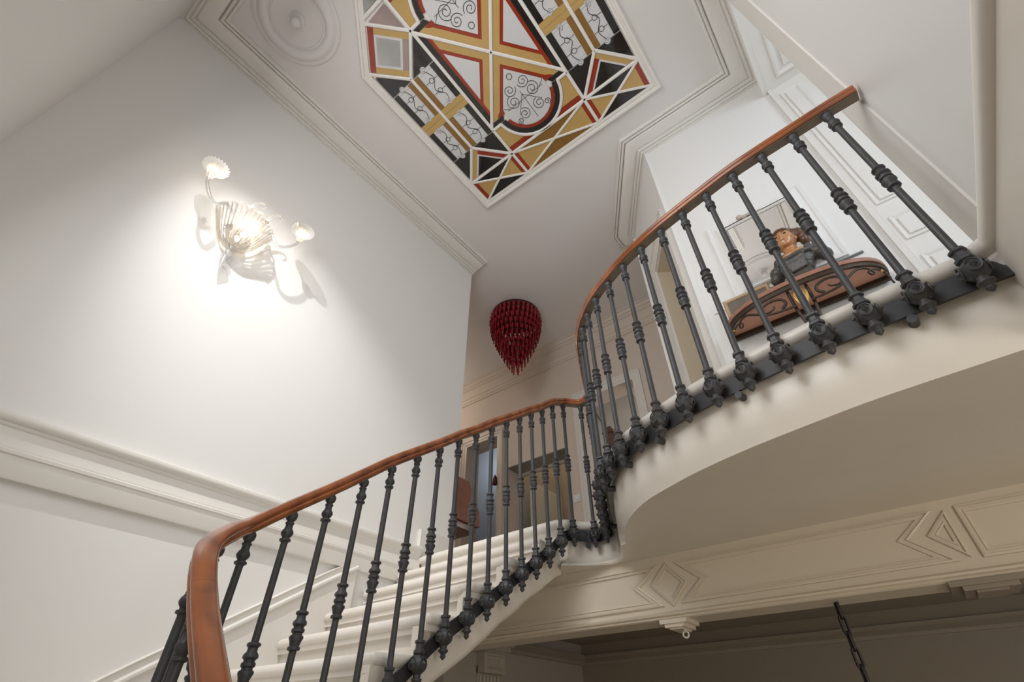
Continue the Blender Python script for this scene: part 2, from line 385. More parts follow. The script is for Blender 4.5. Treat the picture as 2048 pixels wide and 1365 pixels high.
# lintel over the passage, with a panelled underside
lin = struct('wall_lintel', MB().box(1.66, XW + 0.05, -1.16, -0.70, 4.35, ZC), TRIM, 'lintel with panelled underside over the side passage', 'lintel')
obj('lintel_moulding', MB().sweep([(0.0, 0.0), (-0.035, 0.0), (-0.042, 0.012), (-0.03, 0.03), (-0.018, 0.035), (-0.018, 0.05), (-0.006, 0.06), (0.0, 0.08)], [(1.66, -0.70, 4.345), (XW, -0.70, 4.345)]), TRIM, lin, 40)
for i, (x0, x1) in enumerate(((1.75, 2.16), (2.26, 2.70))):
    pm = MB(); poly = rect(x0, x1, -1.08, -0.80)
    loop_moulding(pm, poly, planeZ(4.35), [(0, 0), (0.004, 0.012), (0.02, 0.014), (0.035, 0.004), (0.05, 0.0)])
    pm.prism(inset(poly, 0.075), planeZ(4.35), 0, 0.012); obj('soffit_panel', pm, TRIM, lin)

# wall with the mirror, panelled jamb at its right end
wb = struct('wall_back', MB().box(XW, XW + 0.2, -3.3, 0.425, ZF - 0.01, ZC), WALL, 'white gallery wall behind the console table and mirror', 'wall')
jamb = MB().box(XW - 0.012, XW, -1.14, -0.725, ZF, 4.35)
jb = obj('jamb_facing', jamb, TRIM, wb)
obj('jamb_edge', MB().box(XW - 0.028, XW, -0.735, -0.705, ZF, 4.35), TRIM, wb)
for z0, z1 in ((2.57, 4.235), (2.222, 2.442), (1.20, 2.088)):
    pm = MB(); poly = rect(-0.905, -0.762, z0, z1)
    loop_moulding(pm, poly, planeX(XW - 0.012), [(0, 0), (0.003, 0.010), (0.012, 0.008), (0.026, 0.001), (0.03, 0.0)])
    pm.prism(inset(poly, 0.034), planeX(XW - 0.012), 0, 0.010); obj('jamb_panel', pm, TRIM, wb)
# hall beyond the passage
struct('wall_hall', MB().box(XN - 0.2, XW + 0.2, -3.5, -3.3, ZG, ZC), WALL, 'white wall at the far side of the side hall', 'wall')

# splayed wall with a doorway
P0 = Vector((XW, 0.44)); E1 = Vector((0.85, 0.527)).normalized(); N1 = Vector((-E1.y, E1.x))   # N1 points back to the well side
def cham(t, n, z): q = P0 + E1 * t + N1 * n; return (q.x, q.y, z)
def cbox(mb, t0, t1, n0, n1, z0, z1):
    return mb.prism(rect(t0, t1, n0, n1), lambda a, b, h: cham(a, b, h), z0, z1)
wc = MB(); cbox(wc, -0.02, 0.13, -0.2, 0.0, ZF, ZC); cbox(wc, 0.68, 1.12, -0.2, 0.0, ZF, ZC); cbox(wc, 0.13, 0.68, -0.2, 0.0, 3.55, ZC)
wc.box(3.70, 4.90, 0.90, 1.02, ZF, ZC)
wcn = struct('wall_corner', wc, WALL, 'splayed white wall with a doorway beyond the mirror', 'wall')
cc = MB(); cbox(cc, 0.66, 0.86, 0.0, 0.022, ZF, 3.70); cbox(cc, 0.06, 0.66, 0.0, 0.022, 3.55, 3.70); cbox(cc, 0.06, 0.14, 0.0, 0.022, ZF, 3.55)
obj('door_casing', cc, TRIM, wcn)
cc2 = MB(); cbox(cc2, 0.84, 0.87, 0.0, 0.034, ZF, 3.73); cbox(cc2, 0.05, 0.87, 0.0, 0.034, 3.70, 3.73); obj('casing_edge', cc2, TRIM, wcn)
cj = MB(); cbox(cj, 0.655, 0.682, -0.22, 0.0, ZF, 3.55); cbox(cj, 0.128, 0.682, -0.22, 0.0, 3.53, 3.556); obj('door_jamb', cj, mat('aged_jamb_paint', (0.62, 0.52, 0.38), 0.4), wcn)
# half open door leaf hung on the far jamb
dl = empty('door_1', (0, 0, 0), 'pale panelled door standing ajar in the splayed doorway', 'door', None, 'structure')
hp = P0 + E1 * 0.64 + N1 * -0.20
ang = math.atan2(E1.y, E1.x) + math.radians(180 + 62)
ed = Vector((math.cos(ang), math.sin(ang))); en = Vector((-ed.y, ed.x))
def leaf(a, b, h): q = hp + ed * a + en * h; return (q.x, q.y, b)
obj('leaf', MB().prism(rect(0.0, 0.56, ZF + 0.01, 3.51), leaf, -0.02, 0.02), TRIM, dl)
for z0, z1 in ((1.25, 1.9), (2.05, 3.35)):
    pm = MB(); loop_moulding(pm, rect(0.09, 0.47, z0, z1), lambda a, b, h: leaf(a, b, -0.02 - h), [(0, 0), (0.005, 0.01), (0.02, 0.006), (0.03, 0)])
    loop_moulding(pm, rect(0.09, 0.47, z0, z1), lambda a, b, h: leaf(a, b, 0.02 + h), [(0, 0), (0.005, 0.01), (0.02, 0.006), (0.03, 0)]); obj('leaf_panel', pm, TRIM, dl)
for z in (2.0, 3.2):
    q = hp + E1 * 0.012
    obj('hinge', MB().lathe([(0.012, -0.05), (0.012, 0.05)], 8, (q.x, q.y + .012, z)).ball((q.x, q.y + .012, z + 0.055), 0.013, 8, 6).ball((q.x, q.y + .012, z - 0.055), 0.013, 8, 6), BRASSP, dl, 40)
# room behind that doorway
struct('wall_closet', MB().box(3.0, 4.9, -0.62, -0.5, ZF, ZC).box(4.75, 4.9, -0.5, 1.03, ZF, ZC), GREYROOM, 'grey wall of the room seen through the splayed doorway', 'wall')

# far corridor wall with three openings
O1 = (4.10, 4.72, 3.52); O2 = (2.93, 3.90, 2.95); O3 = (1.84, 2.62, 3.565)
wf = MB(); T = 0.28
wf.box(XF, XF + T, 0.7, O3[0], ZF, ZC).box(XF, XF + T, O3[1], O2[0], ZF, ZC).box(XF, XF + T, O2[1], O1[0], ZF, ZC).box(XF, XF + T, O1[1], 6.3, ZF, ZC)
for o in (O1, O2, O3): wf.box(XF, XF + T, o[0], o[1], o[2], ZC)
wfar = struct('wall_far', wf, TAN, 'tan corridor wall with doorways beyond the landing', 'wall')
def casing(y0, y1, zt, wd, name, m, parent):
    mb = MB()
    path = [(y1, ZF), (y1, zt), (y0, zt), (y0, ZF)]
    prof = [(0, 0.0), (0.0, 0.012), (wd * .3, 0.016), (wd * .34, 0.022), (wd * .7, 0.022), (wd * .75, 0.032), (wd, 0.032), (wd, 0.0)]
    k = len(prof); vs = []
    sg = [(1, 0), (1, 1), (-1, 1), (-1, 0)]
    for (a, b), (sy, sz) in zip(path, sg):
        for o, h in prof: vs.append((XF - h, a + sy * o, b + sz * o))
    fs = [(i * k + j, i * k + (j + 1) % k, (i + 1) * k + (j + 1) % k, (i + 1) * k + j) for i in range(3) for j in range(k)]
    mb.add(vs, fs); return obj(name, mb, m, parent)
casing(O1[0], O1[1], O1[2], 0.11, 'door_casing', TANTRIM, wfar)
casing(O3[0], O3[1], O3[2], 0.12, 'door_casing', TRIM, wfar)
obj('opening_lining', MB().box(XF - 0.005, XF + T + .01, O2[0] + .001, O2[1] - .001, O2[2] - 0.012, O2[2] - .001), mat('grey_lining', (0.30, 0.29, 0.26), 0.15), wfar)
obj('opening_frame', MB().box(XF + T - .02, XF + T + 0.03, O2[0], O2[1], O2[2] - 0.05, O2[2] - 0.012).box(XF + T - .02, XF + T + 0.03, O2[0], O2[0] + 0.05, ZF, O2[2] - 0.05), TANTRIM, wfar)
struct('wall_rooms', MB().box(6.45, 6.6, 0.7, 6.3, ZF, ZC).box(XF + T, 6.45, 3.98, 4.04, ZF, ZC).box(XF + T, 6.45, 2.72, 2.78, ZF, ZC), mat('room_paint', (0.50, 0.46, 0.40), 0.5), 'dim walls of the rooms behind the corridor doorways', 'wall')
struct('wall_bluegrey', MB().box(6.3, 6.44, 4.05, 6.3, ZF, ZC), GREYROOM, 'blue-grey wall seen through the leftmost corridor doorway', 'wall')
struct('door_2', MB().box(5.25, 6.0, 3.74, 3.78, ZF, 2.83), mat('pale_door_edge', (0.74, 0.72, 0.62), 0.4), 'open door with pale lit edge in the wide low corridor opening', 'door')
# sloping boards seen in the third opening
sl = struct('wall_slope', MB().prism([(5.3, 3.75), (6.4, 3.2), (6.4, 3.35), (5.3, 3.9)], lambda a, b, h: (a, h, b), 1.4, 2.7), mat('slope_paint', (0.56, 0.53, 0.48), 0.5), 'sloping grey ceiling seen through the doorway with grooved casing', 'ceiling')
obj('slope_moulding', MB().prism([(5.3, 3.72), (6.4, 3.17), (6.4, 3.22), (5.3, 3.77)], lambda a, b, h: (a, h, b), 1.95, 2.05), TRIM, sl)
struct('wall_corridor_end', MB().box(2.92, 6.6, 6.3, 6.5, ZF, ZC), TAN, 'tan wall at the end of the corridor', 'wall')
struct('wall_stair_back', MB().box(2.72, 2.92, YL + .25, 6.3, ZF, ZC), TAN, 'corridor side of the stair wall', 'wall')

# ceiling
struct('ceiling', MB().box(XN - 0.2, 6.8, -3.5, 6.5, ZC, ZC + 0.15), CEIL, 'plain white ceiling around the stained glass', 'ceiling')
# cornices: a wall side, cove, ceiling bead.  profile offset a to the room side, b down from ZC
def cornice(d0=0.27, drop=0.09):
    cove = [(0.085 + 0.115 * math.sin(t * PI / 2 / 6), -0.050 + 0.040 * (1 - math.cos(t * PI / 2 / 6))) for t in range(7)]
    return [(0, 0), (0, -drop), (0.014, -drop), (0.016, -drop + 0.014), (0.026, -drop + 0.010), (0.034, -drop + 0.006), (0.042, -drop + 0.012), (0.044, -drop + 0.026), (0.054, -drop + 0.026), (0.058, -drop + 0.018), (0.072, -drop + 0.020), (0.076, -drop + 0.034), (0.076, -0.045), (0.085, -0.045)] + \
           cove + [(0.202, -0.004), (0.208, -0.004), (0.210, -0.028), (0.222, -0.032), (0.230, -0.026), (0.232, -0.012), (0.240, -0.012), (0.242, -0.026), (0.256, -0.026), (0.262, -0.016), (0.264, -0.006), (d0, -0.006), (d0, 0)]
struct('trim_4', MB().sweep([(a, b) for a, b in cornice()], [(XN, -0.73, ZC), (XN, YL, ZC), (2.92, YL, ZC)]), TRIM, 'white coved cornice along the top of the sconce wall', 'cornice', 35)
qa = P0 + E1 * 1.0
struct('trim_5', MB().sweep([(-a, b) for a, b in cornice()], [(XN + .27, -0.73, ZC), (XW, -0.73, ZC), (XW, 0.43, ZC), (qa.x, qa.y, ZC), (qa.x + .12, qa.y + .0, ZC)]), TRIM, 'white coved cornice stepping round the mirror wall corner', 'cornice', 35)
struct('trim_6', MB().sweep([(0, 0), (0, -.36), (.02, -.36), (.02, -.33), (.035, -.325), (.035, -.27), (.05, -.265), (.05, -.24), (.03, -.235), (.03, -.10), (.06, -.09), (.06, -.06), (.09, -.05), (.10, -.02), (.13, -.015), (.13, 0)], [(XF, 6.3, ZC), (XF, 0.7, ZC)]), TANTRIM, 'deep tan cornice of the corridor behind the red chandelier', 'cornice', 35)

# ------------------------------------------------------------------ lower part: beam, recess
K = 2.63 / 2.491
beam = struct('beam', MB().box(XB, XB + 0.17, -3.3, 2.9, 0.458, ZS + 0.03), BEAMP, 'cream panelled beam with diamonds under the gallery', 'beam')
pX = planeX(XB)
def panel(poly, name='beam_panel', wd=0.030):
    poly = [(a * K, b * K) for a, b in poly]; mb = MB()
    loop_moulding(mb, poly, pX, [(0, 0), (0.001, 0.012), (wd * .28, 0.014), (wd * .36, 0.005), (wd * .7, 0.005), (wd * .74, 0.010), (wd * .95, 0.009), (wd, -0.0)])
    return obj(name, mb, BEAMP, beam)
panel([(2.25, .677), (1.0, .677), (1.118, .588), (1.005, .491), (2.25, .491)])
panel([(.96, .685), (.866, .583), (.96, .486), (1.062, .586)], 'beam_diamond', 0.026)
panel([(.921, .680), (.806, .585), (.921, .494), (-.163, .498), (-.048, .597), (-.163, .686)])
panel([(-.198, .680), (-.198, .506), (-.105, .598)], 'beam_diamond', 0.026)
panel([(-.231, .688), (-.231, .499), (-1.6, .499), (-1.6, .688)])
obj('beam_moulding', MB().sweep([(0, 0), (-0.004, 0), (-0.012, 0.006), (-0.008, 0.014), (-0.022, 0.018), (-0.026, 0.026), (-0.014, 0.034), (0, 0.036)], [(XB, -3.3, .458), (XB, 2.9, .458)]), BEAMP, beam, 40)
for y in (1.03, -0.215):
    wd = 0.07 if y > 0 else 0.12
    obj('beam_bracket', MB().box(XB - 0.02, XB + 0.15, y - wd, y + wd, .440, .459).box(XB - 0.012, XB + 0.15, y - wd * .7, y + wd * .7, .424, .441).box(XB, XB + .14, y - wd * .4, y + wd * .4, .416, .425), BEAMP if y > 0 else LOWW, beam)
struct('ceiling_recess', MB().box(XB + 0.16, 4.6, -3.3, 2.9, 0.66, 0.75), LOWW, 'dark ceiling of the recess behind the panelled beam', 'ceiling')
XR = 4.4; YC = 2.63
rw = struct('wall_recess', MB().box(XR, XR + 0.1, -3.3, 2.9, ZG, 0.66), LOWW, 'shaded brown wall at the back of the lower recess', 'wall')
obj('wall_moulding', MB().sweep([(0, 0), (-0.02, 0.0), (-0.03, .02), (-0.022, .05), (-0.035, .06), (-0.035, .075), (0, .08)], [(XR, -3.3, .50), (XR, YC, .50)]), LOWW, rw, 40)
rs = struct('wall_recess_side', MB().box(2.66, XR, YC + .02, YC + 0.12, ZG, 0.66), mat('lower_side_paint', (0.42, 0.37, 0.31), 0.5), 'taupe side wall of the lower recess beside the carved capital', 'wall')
obj('wall_moulding', MB().sweep([(0, 0), (0.02, 0.0), (0.03, .02), (0.022, .05), (0.035, .06), (0.035, .075), (0, .08)], [(3.24, YC, .50), (XR, YC, .50)]), LOWW, rs, 40)
# carved pilaster capital
CAPM = mat('capital_paint', (0.48, 0.42, 0.34), 0.4)
pc = struct('pillar', MB().box(2.98, 3.22, YC + 0.01, YC + 0.3, ZG, .40), CAPM, 'fluted pilaster with carved capital under the stair flight', 'pilaster')
cb = MB().box(2.98, 3.21, YC - 0.05, YC + 0.3, .355, .475); obj('capital_block', cb, CAPM, pc)
obj('capital_cornice', MB().box(2.95, 3.24, YC - .08, YC + .3, .49, .52).box(2.965, 3.225, YC - .065, YC + .3, .475, .492).box(2.93, 3.26, YC - .10, YC + .3, .52, .535), CAPM, pc)
for i in range(11): obj('dentil', MB().box(2.968 + i * .0235, 2.982 + i * .0235, YC - .072, YC - .05, .472, .487), CAPM, pc)
pm = MB(); loop_moulding(pm, rect(3.01, 3.18, .375, .455), planeY(YC - .05), [(0, 0), (.003, .008), (.012, .006), (.016, 0)]); obj('capital_panel', pm, CAPM, pc)
for i in range(6): obj('flute', MB().lathe([(.012, -1.9), (.012, 0)], 8, (3.005 + i * .038, YC + 0.005, .345)), CAPM, pc, 40)

# ------------------------------------------------------------------ stair wall mouldings
struct('trim_7', MB().sweep([(a_ * .6, b_) for a_, b_ in [(0, 0), (0.045, 0.0), (0.05, 0.01), (0.05, 0.085), (0.052, 0.095), (0.062, 0.10), (0.062, 0.115), (0.055, 0.12), (0.055, 0.13), (0.05, 0.135), (0.05, 0.205), (0.06, 0.21), (0.064, 0.222), (0.075, 0.226), (0.088, 0.238), (0.09, 0.252), (0.082, 0.266), (0.065, 0.272), (0, 0.275)]],
       [(XN, YL, .868), (2.57, YL, .868)]), TRIM, 'wide moulded string course across the stair wall', 'moulding', 40)
sk = [(-.68, YL, -1.02), (.0, YL, -.42), (.45, YL, -.06), (.97, YL, .285), (1.81, YL, .815), (2.03, YL, .945)]
struct('trim_8', MB().sweep([(0, -0.55), (0.03, -0.55), (0.03, -0.075), (0.045, -0.068), (0.045, -0.055), (0.034, -0.048), (0.022, -0.044), (0.022, -0.012), (0.03, -0.006), (0.02, 0.0), (0, 0.0)], sk), TRIM, 'sloping moulded skirting following the stair along the wall', 'skirting', 40)
struct('baseboard_left', MB().box(2.55, 2.925, YL - 0.03, YL, ZF, ZF + 0.2), TRIM, 'white baseboard at the top of the stair wall', 'baseboard')

# ------------------------------------------------------------------ staircase
STEPS = []   # (R, L, z)
RR = [(.43, .20), (.43, .46), (.44, .72), (.44, .98), (.45, 1.27), (.46, 1.54), (.57, 1.72), (.74, 1.785), (.95, 1.80), (1.16, 1.79), (1.384, 1.77), (1.613, 1.722), (1.838, 1.690), (2.081, 1.660), (2.345, 1.640)]
LL = [(-.68, .20), (-.68, .46), (-.68, .76), (-.68, 1.10), (-.68, 1.55), (-.68, 2.15), (-.50, 2.9), (.10, 2.9), (.62, 2.9), (1.02, 2.9), (1.33, 2.9), (1.60, 2.9), (1.853, 2.9), (2.10, 2.9), (2.36, 2.9)]
z0 = .268 - .162 * 10
stair = empty('staircase', (1.4, 2.2, ZG), 'cream painted winding staircase with rolled step nosings', 'staircase')
def at_stair(mb):
    mb.xform(lambda x, y, z: (x - 1.4, min(y, 2.898) - 2.2, z - ZG)); return mb
TOP = (2.575, 1.655); TOPL = (2.60, 2.9)
for k in range(len(RR)):
    R_, L_ = Vector(RR[k]), Vector(LL[k]); z = z0 + .162 * k
    R2, L2 = (Vector(RR[k + 1]), Vector(LL[k + 1])) if k + 1 < len(RR) else (Vector(TOP), Vector(TOPL))
    dirw = (L_ - R_).normalized(); fwd = Vector((dirw.y, -dirw.x))     # towards the climb
    if (R2 - R_).dot(fwd) < 0: fwd = -fwd
    back = 0.03
    poly = [R_, L_, L2 + (L2 - L_).normalized() * back, R2 + (R2 - R_).normalized() * back]
    if k == 5: poly = [R_, L_, Vector((-.68, 2.9)), L2 + Vector((.03, 0)), R2 + Vector((.03, .02))]
    tr = obj('tread', at_stair(MB().prism([tuple(p) for p in poly], XY, z - 0.048, z)), TREADP, stair, 35)
    tr.location = (0, 0, 0)
    bv = tr.modifiers.new('bevel', 'BEVEL'); bv.width = 0.021; bv.segments = 4; bv.limit_method = 'ANGLE'
    s = 0.045; e = dirw * 0.03
    a0, a1 = R_ + fwd * s + e, L_ + fwd * s
    rp = [tuple(a0), tuple(a1), tuple(a1 + fwd * 0.03), tuple(a0 + fwd * 0.03)]
    ri = obj('riser', at_stair(MB().prism(rp, XY, z - .165, z - .045)), TREADP, stair)
    b0, b1 = R_ + fwd * 0.022 + dirw * 0.015, L_ + fwd * 0.022
    cvp = [tuple(b0), tuple(b1), tuple(b1 + fwd * 0.03), tuple(b0 + fwd * 0.03)]
    cv = obj('cove', at_stair(MB().prism(cvp, XY, z - .072, z - .044)), TREADP, stair)
    # return cove under the open end
    re = [tuple(R_ + dirw * 0.015), tuple(R_ + dirw * 0.05), tuple(R2 + dirw * 0.05), tuple(R2 + dirw * 0.015)]
    obj('return_cove', at_stair(MB().prism(re, XY, z - .07, z - .044)), TREADP, stair)
rt = obj('riser', at_stair(MB().prism([(2.60, 1.68), (2.625, 2.9), (2.66, 2.9), (2.635, 1.68)], XY, ZF - .165, ZF - .05)), TREADP, stair)
# outer string: ribbon under the step ends
spath = [Vector((p.x, p.y, p.z)) for p in PATH]
for _i in range(len(PATH)):
    _t = PATH[min(_i + 1, len(PATH) - 1)] - PATH[max(_i - 1, 0)]; _h = Vector((_t.x, _t.y, 0)).normalized(); _o = .105 - .038 * max(0.0, min(1.0, (I_LAND + 18 - _i) / 18))
    spath[_i] = Vector((PATH[_i].x + _h.y * _o, PATH[_i].y - _h.x * _o, PATH[_i].z))
st = MB(); pts = [(p.x, p.y, q.z - 1.0) for p, q in zip(spath, PATH)][I_LAND + 2:6 * (len(BALLS) + 11)]
NS = len(pts); vs = []; fs = []
def step_of(x, y):
    best = (9, 0)
    for k in range(len(RR)):
        A = Vector(RR[k]); B = Vector(RR[k + 1] if k + 1 < len(RR) else TOP); d = B - A; P = Vector((x, y))
        u = max(0, min(1, (P - A).dot(d) / d.dot(d))); q = (A + d * u - P).length
        if q < best[0] - 1e-9: best = (q, k)
    return best[1]
fine = []
for i in range(NS - 1):
    for k in range(4): fine.append(Vector(pts[i]).lerp(Vector(pts[i + 1]), k / 4))
fine.append(Vector(pts[-1]))
for i in range(len(fine) - 1):
    p, q = fine[i], fine[i + 1]; m_ = (p + q) / 2; kk = step_of(m_.x, m_.y)
    hi = z0 + .162 * kk - .046
    if m_.x > 2.56: hi = ZF - .05
    t = q - p; h = Vector((t.x, t.y, 0)).normalized(); nv = Vector((h.y * .05, -h.x * .05, 0))
    def lo(r, f): return r.z - .075 - max(0.0, .055 * (1 - f / 36))
    b0 = len(vs)
    for r, f in ((p, i), (q, i + 1)):
        l_ = lo(r, f); H_ = max(hi, l_ + .02)
        vs += [(r.x, r.y, l_), (r.x, r.y, H_), (r.x + nv.x, r.y + nv.y, H_), (r.x + nv.x, r.y + nv.y, l_)]
    for j in range(4): fs.append((b0 + j, b0 + (j + 1) % 4, b0 + 4 + (j + 1) % 4, b0 + 4 + j))
    fs += [(b0, b0 + 1, b0 + 2, b0 + 3), (b0 + 7, b0 + 6, b0 + 5, b0 + 4)]
st.add(vs, fs); obj('string', at_stair(st), CREAM, stair, 40)
# plaster underside of the flight
un = MB(); vs = []; fs = []
sel = [i for i in range(0, NS, 3)]
for i in sel:
    x, y, zt = pts[i]; k = max(0.0, min(1.0, (x - .65) / 1.9))
    far = (x + 0.0, 2.90) if x > .9 else (max(-0.68, -0.66 + (x - .44) * 1.5), min(2.90, y + .9))
    vs += [(x, y + .02, zt - .07), (far[0], far[1], zt - .07)]
for i in range(len(sel) - 1): fs.append((2 * i, 2 * i + 1, 2 * i + 3, 2 * i + 2))
un.add(vs, fs); uo = obj('stair_underside', at_stair(un), CREAM, stair, 40)
sm = uo.modifiers.new('solid', 'SOLIDIFY'); sm.thickness = 0.03

# ------------------------------------------------------------------ balustrade
bal = empty('balustrade', (1.456, -.468, 0.8), 'black iron balustrade with mahogany handrail sweeping from stair to gallery', 'balustrade')
def loc(mb): return mb.xform(lambda x, y, z: (x - 1.456, y + .468, z - .8))
# handrail in jointed lengths
RP = [(-.024, -.020), (-.030, -.012), (-.030, -.006), (-.026, -.002), (-.031, .004), (-.033, .013), (-.028, .021), (-.017, .026), (0, .028), (.017, .026), (.028, .021), (.033, .013), (.031, .004), (.026, -.002), (.030, -.006), (.030, -.012), (.024, -.020)]
rail = [p + Vector((0, 0, .040)) for p in PATH]
cuts = [0, 6 * 6, 6 * 14, 6 * 21 - 2, 6 * 29, 6 * 35 + 1, 246, len(rail) - 1]
for a, b in zip(cuts[:-1], cuts[1:]):
    seg = [rail[i] for i in range(a, b + 1)]
    t0 = (seg[1] - seg[0]).normalized(); t1 = (seg[-1] - seg[-2]).normalized()
    seg[0] = seg[0] + t0 * .0006; seg[-1] = seg[-1] - t1 * .0006
    hr = obj('handrail', loc(MB().sweep(RP, seg, flatup=False)), RAILW, bal, 50)
    obj('rail_core', loc(MB().sweep([(-.019, -.0235), (.019, -.0235), (.019, -.0195), (-.019, -.0195)], seg, flatup=False)), IRONRAW, hr)
# flat bar joining the feet
bar = [p + Vector((0, 0, -.955)) for p in offs(PATH, 0.030)]
obj('base_rail', loc(MB().sweep([(0, 0), (0.010, 0), (0.010, .066), (0, .066)], bar[3:6 * (len(BALLS) + 4)])), mat('black_flat_bar', (0.026, 0.026, 0.029), 0.5), bal)
# baluster prototype: origin at the ball centre
def prof_cap(): return [(.004, .020), (.013, .018), (.0195, .009), (.0205, 0), (.0185, -.010), (.012, -.017), (.011, -.020), (.0155, -.023), (.0155, -.027), (.0125, -.031), (.0135, -.043), (.0195, -.052), (.0215, -.060), (.0185, -.068), (.0135, -.074), (.013, -.078), (.0195, -.081), (.0195, -.087), (.013, -.090), (.0118, -.094)]
def prof_shaft(): return [(.0118, -.090), (.0116, -.40), (.0116, -.50), (.0116, -.845)]
def prof_knop(): return [(.0118, -.392), (.0205, -.396), (.0215, -.402), (.0150, -.408), (.0155, -.418), (.0225, -.426), (.0235, -.434), (.017, -.440), (.0165, -.444), (.0215, -.448), (.0215, -.456), (.0165, -.460), (.0165, -.464), (.0225, -.468), (.0235, -.474), (.0195, -.482), (.0165, -.492), (.0155, -.496), (.0205, -.500), (.0205, -.507), (.0118, -.511)]
def prof_bulb(): return [(.0118, -.835), (.0205, -.838), (.0210, -.846), (.0155, -.851), (.0165, -.866), (.022, -.872), (.0225, -.882), (.0165, -.888), (.0185, -.892), (.028, -.902), (.0335, -.916), (.0325, -.930), (.025, -.942), (.016, -.950)]
def prof_fin(): return [(.016, -.948), (.0145, -.955), (.014, -.961), (.0215, -.965), (.0205, -.971), (.0125, -.977), (.0095, -.983), (.0125, -.987), (.0120, -.990), (.003, -1.0)]
M_SH = MB().lathe(prof_shaft(), 12).mesh('baluster', IRON, 50)
M_CAP = MB().lathe(prof_cap(), 12).mesh('cap', IRON, 38)
M_KN = MB().lathe(prof_knop(), 10).mesh('knop', IRON, 38)
bb = MB().lathe(prof_bulb(), 12, flute=6, fl=.06)
# diamond boss with collar on the outer face (local -y), leaf tips at the sides
def boss(mb, ang):
    ca, sa = math.cos(ang), math.sin(ang)
    def P(u, v, n): return (n * ca - u * sa, n * sa + u * ca, -.917 + v)
    n0 = .027
    mb.add([P(-.014, 0, n0), P(0, .017, n0), P(.014, 0, n0), P(0, -.017, n0), P(0, 0, n0 + .017)], [(0, 1, 4), (1, 2, 4), (2, 3, 4), (3, 0, 4), (0, 3, 2, 1)])
    ring = [P(.018 * math.cos(t), .021 * math.sin(t), n0 + .003) for t in [2 * PI * i / 12 for i in range(13)]]
    mb.tube(ring, .0028, 5)
for a in (-PI / 2, 0, PI / 2, PI): boss(bb, a)
M_BU = bb.mesh('bulb', IRON, 35)
M_FI = MB().lathe(prof_fin(), 10).mesh('finial', IRON, 38)
bpos = list(BALLS); acc = 0; last = Vector(BALLS[-1]); 
for p in PATH[6 * len(BALLS):]:
    if (Vector((p.x, p.y)) - Vector((last.x, last.y))).length > .118: bpos.append(tuple(p)); last = p
for i, p in enumerate(bpos):
    # orient the boss to the well
    j = min(range(len(PATH)), key=lambda q: (PATH[q] - Vector(p)).length); t = PATH[min(j + 1, len(PATH) - 1)] - PATH[max(j - 1, 0)]
    o = obj('baluster', M_SH, None, bal); o.location = (p[0] - 1.456, p[1] + .468, p[2] - .8); o.rotation_euler = (0, 0, math.atan2(t.y, t.x) + PI)
    for nm, me in (('cap', M_CAP), ('knop', M_KN), ('bulb', M_BU), ('finial', M_FI)): obj(nm, me, None, o)
# stand-off studs between the bar and the gallery edge
for idx in (1.45, 5.5, 8.5, 10.4, 12.5, 16.5, 19.4):
    i = int((idx + 1) * 6); p = bar[i]; q = offs(PATH, 0.075)[i]
    c0 = Vector((p.x, p.y, .925)); c1 = Vector((q.x, q.y, .925)); dv = (c1 - c0).normalized()
    obj('stand_off', loc(MB().tube([c0, c0 + dv * .012, c1 - dv * .008, c1], [.014, .014, .014, .022], 10)), IRON, bal, 40)
# newel at the foot of the flight
obj('newel', loc(MB().lathe([(.05, ZG), (.05, ZG + .12), (.035, ZG + .16), (.03, ZG + .5), (.04, ZG + .55), (.03, ZG + .6), (.03, -.58), (.04, -.54), (.02, -.52)], 16, (.52, .26, 0))), IRON, bal, 40)

# ------------------------------------------------------------------ stained glass ceiling panel
CX, CY = 1.104, 1.080
sg = empty('stained_glass_ceiling', (CX, CY, ZC), 'stained glass ceiling panel in red, amber, black and milky white', 'stained glass')
def dn(a, b, h): return (a, b, -h)          # local: hangs below the ceiling
def clip(poly, n, c):
    out = []; m = len(poly)
    for i in range(m):
        p, q = poly[i], poly[(i + 1) % m]; dp = n[0] * p[0] + n[1] * p[1] - c; dq = n[0] * q[0] + n[1] * q[1] - c
        if dp <= 1e-9: out.append(p)
        if (dp < -1e-9 and dq > 1e-9) or (dp > 1e-9 and dq < -1e-9):
            t = dp / (dp - dq); out.append((p[0] + (q[0] - p[0]) * t, p[1] + (q[1] - p[1]) * t))
    return out
def mir(poly): return [(a, -b) for a, b in poly]
def pane(poly, m, both=True, h=0.008):
    if len(poly) < 3: return
    obj('pane', MB().prism(poly, dn, 0.001, h), m, sg)
    if both: obj('pane', MB().prism(mir(poly), dn, 0.001, h), m, sg)
def peel(poly, a, b, wd, m, both=True):
    # cut a band of width wd off the side of poly that lies on the line a-b; returns the rest
    ex, ey = b[0] - a[0], b[1] - a[1]; l = math.hypot(ex, ey); n = (-ey / l, ex / l)
    cx = sum(p[0] for p in poly) / len(poly); cy = sum(p[1] for p in poly) / len(poly)
    if n[0] * (cx - a[0]) + n[1] * (cy - a[1]) < 0: n = (-n[0], -n[1])
    mn = min(n[0] * p[0] + n[1] * p[1] for p in poly) + wd
    band = clip(poly, n, mn); rest = clip(poly, (-n[0], -n[1]), -mn)
    if m is not None: pane(band, m, both)
    return rest
BW = 0.016
def shr(poly, d=BW): return inset(poly, d)
def arc(cx, r, a0, a1, n=14): return [(cx + r * math.cos(math.radians(a0 + (a1 - a0) * i / n)), r * math.sin(math.radians(a0 + (a1 - a0) * i / n))) for i in range(n + 1)]
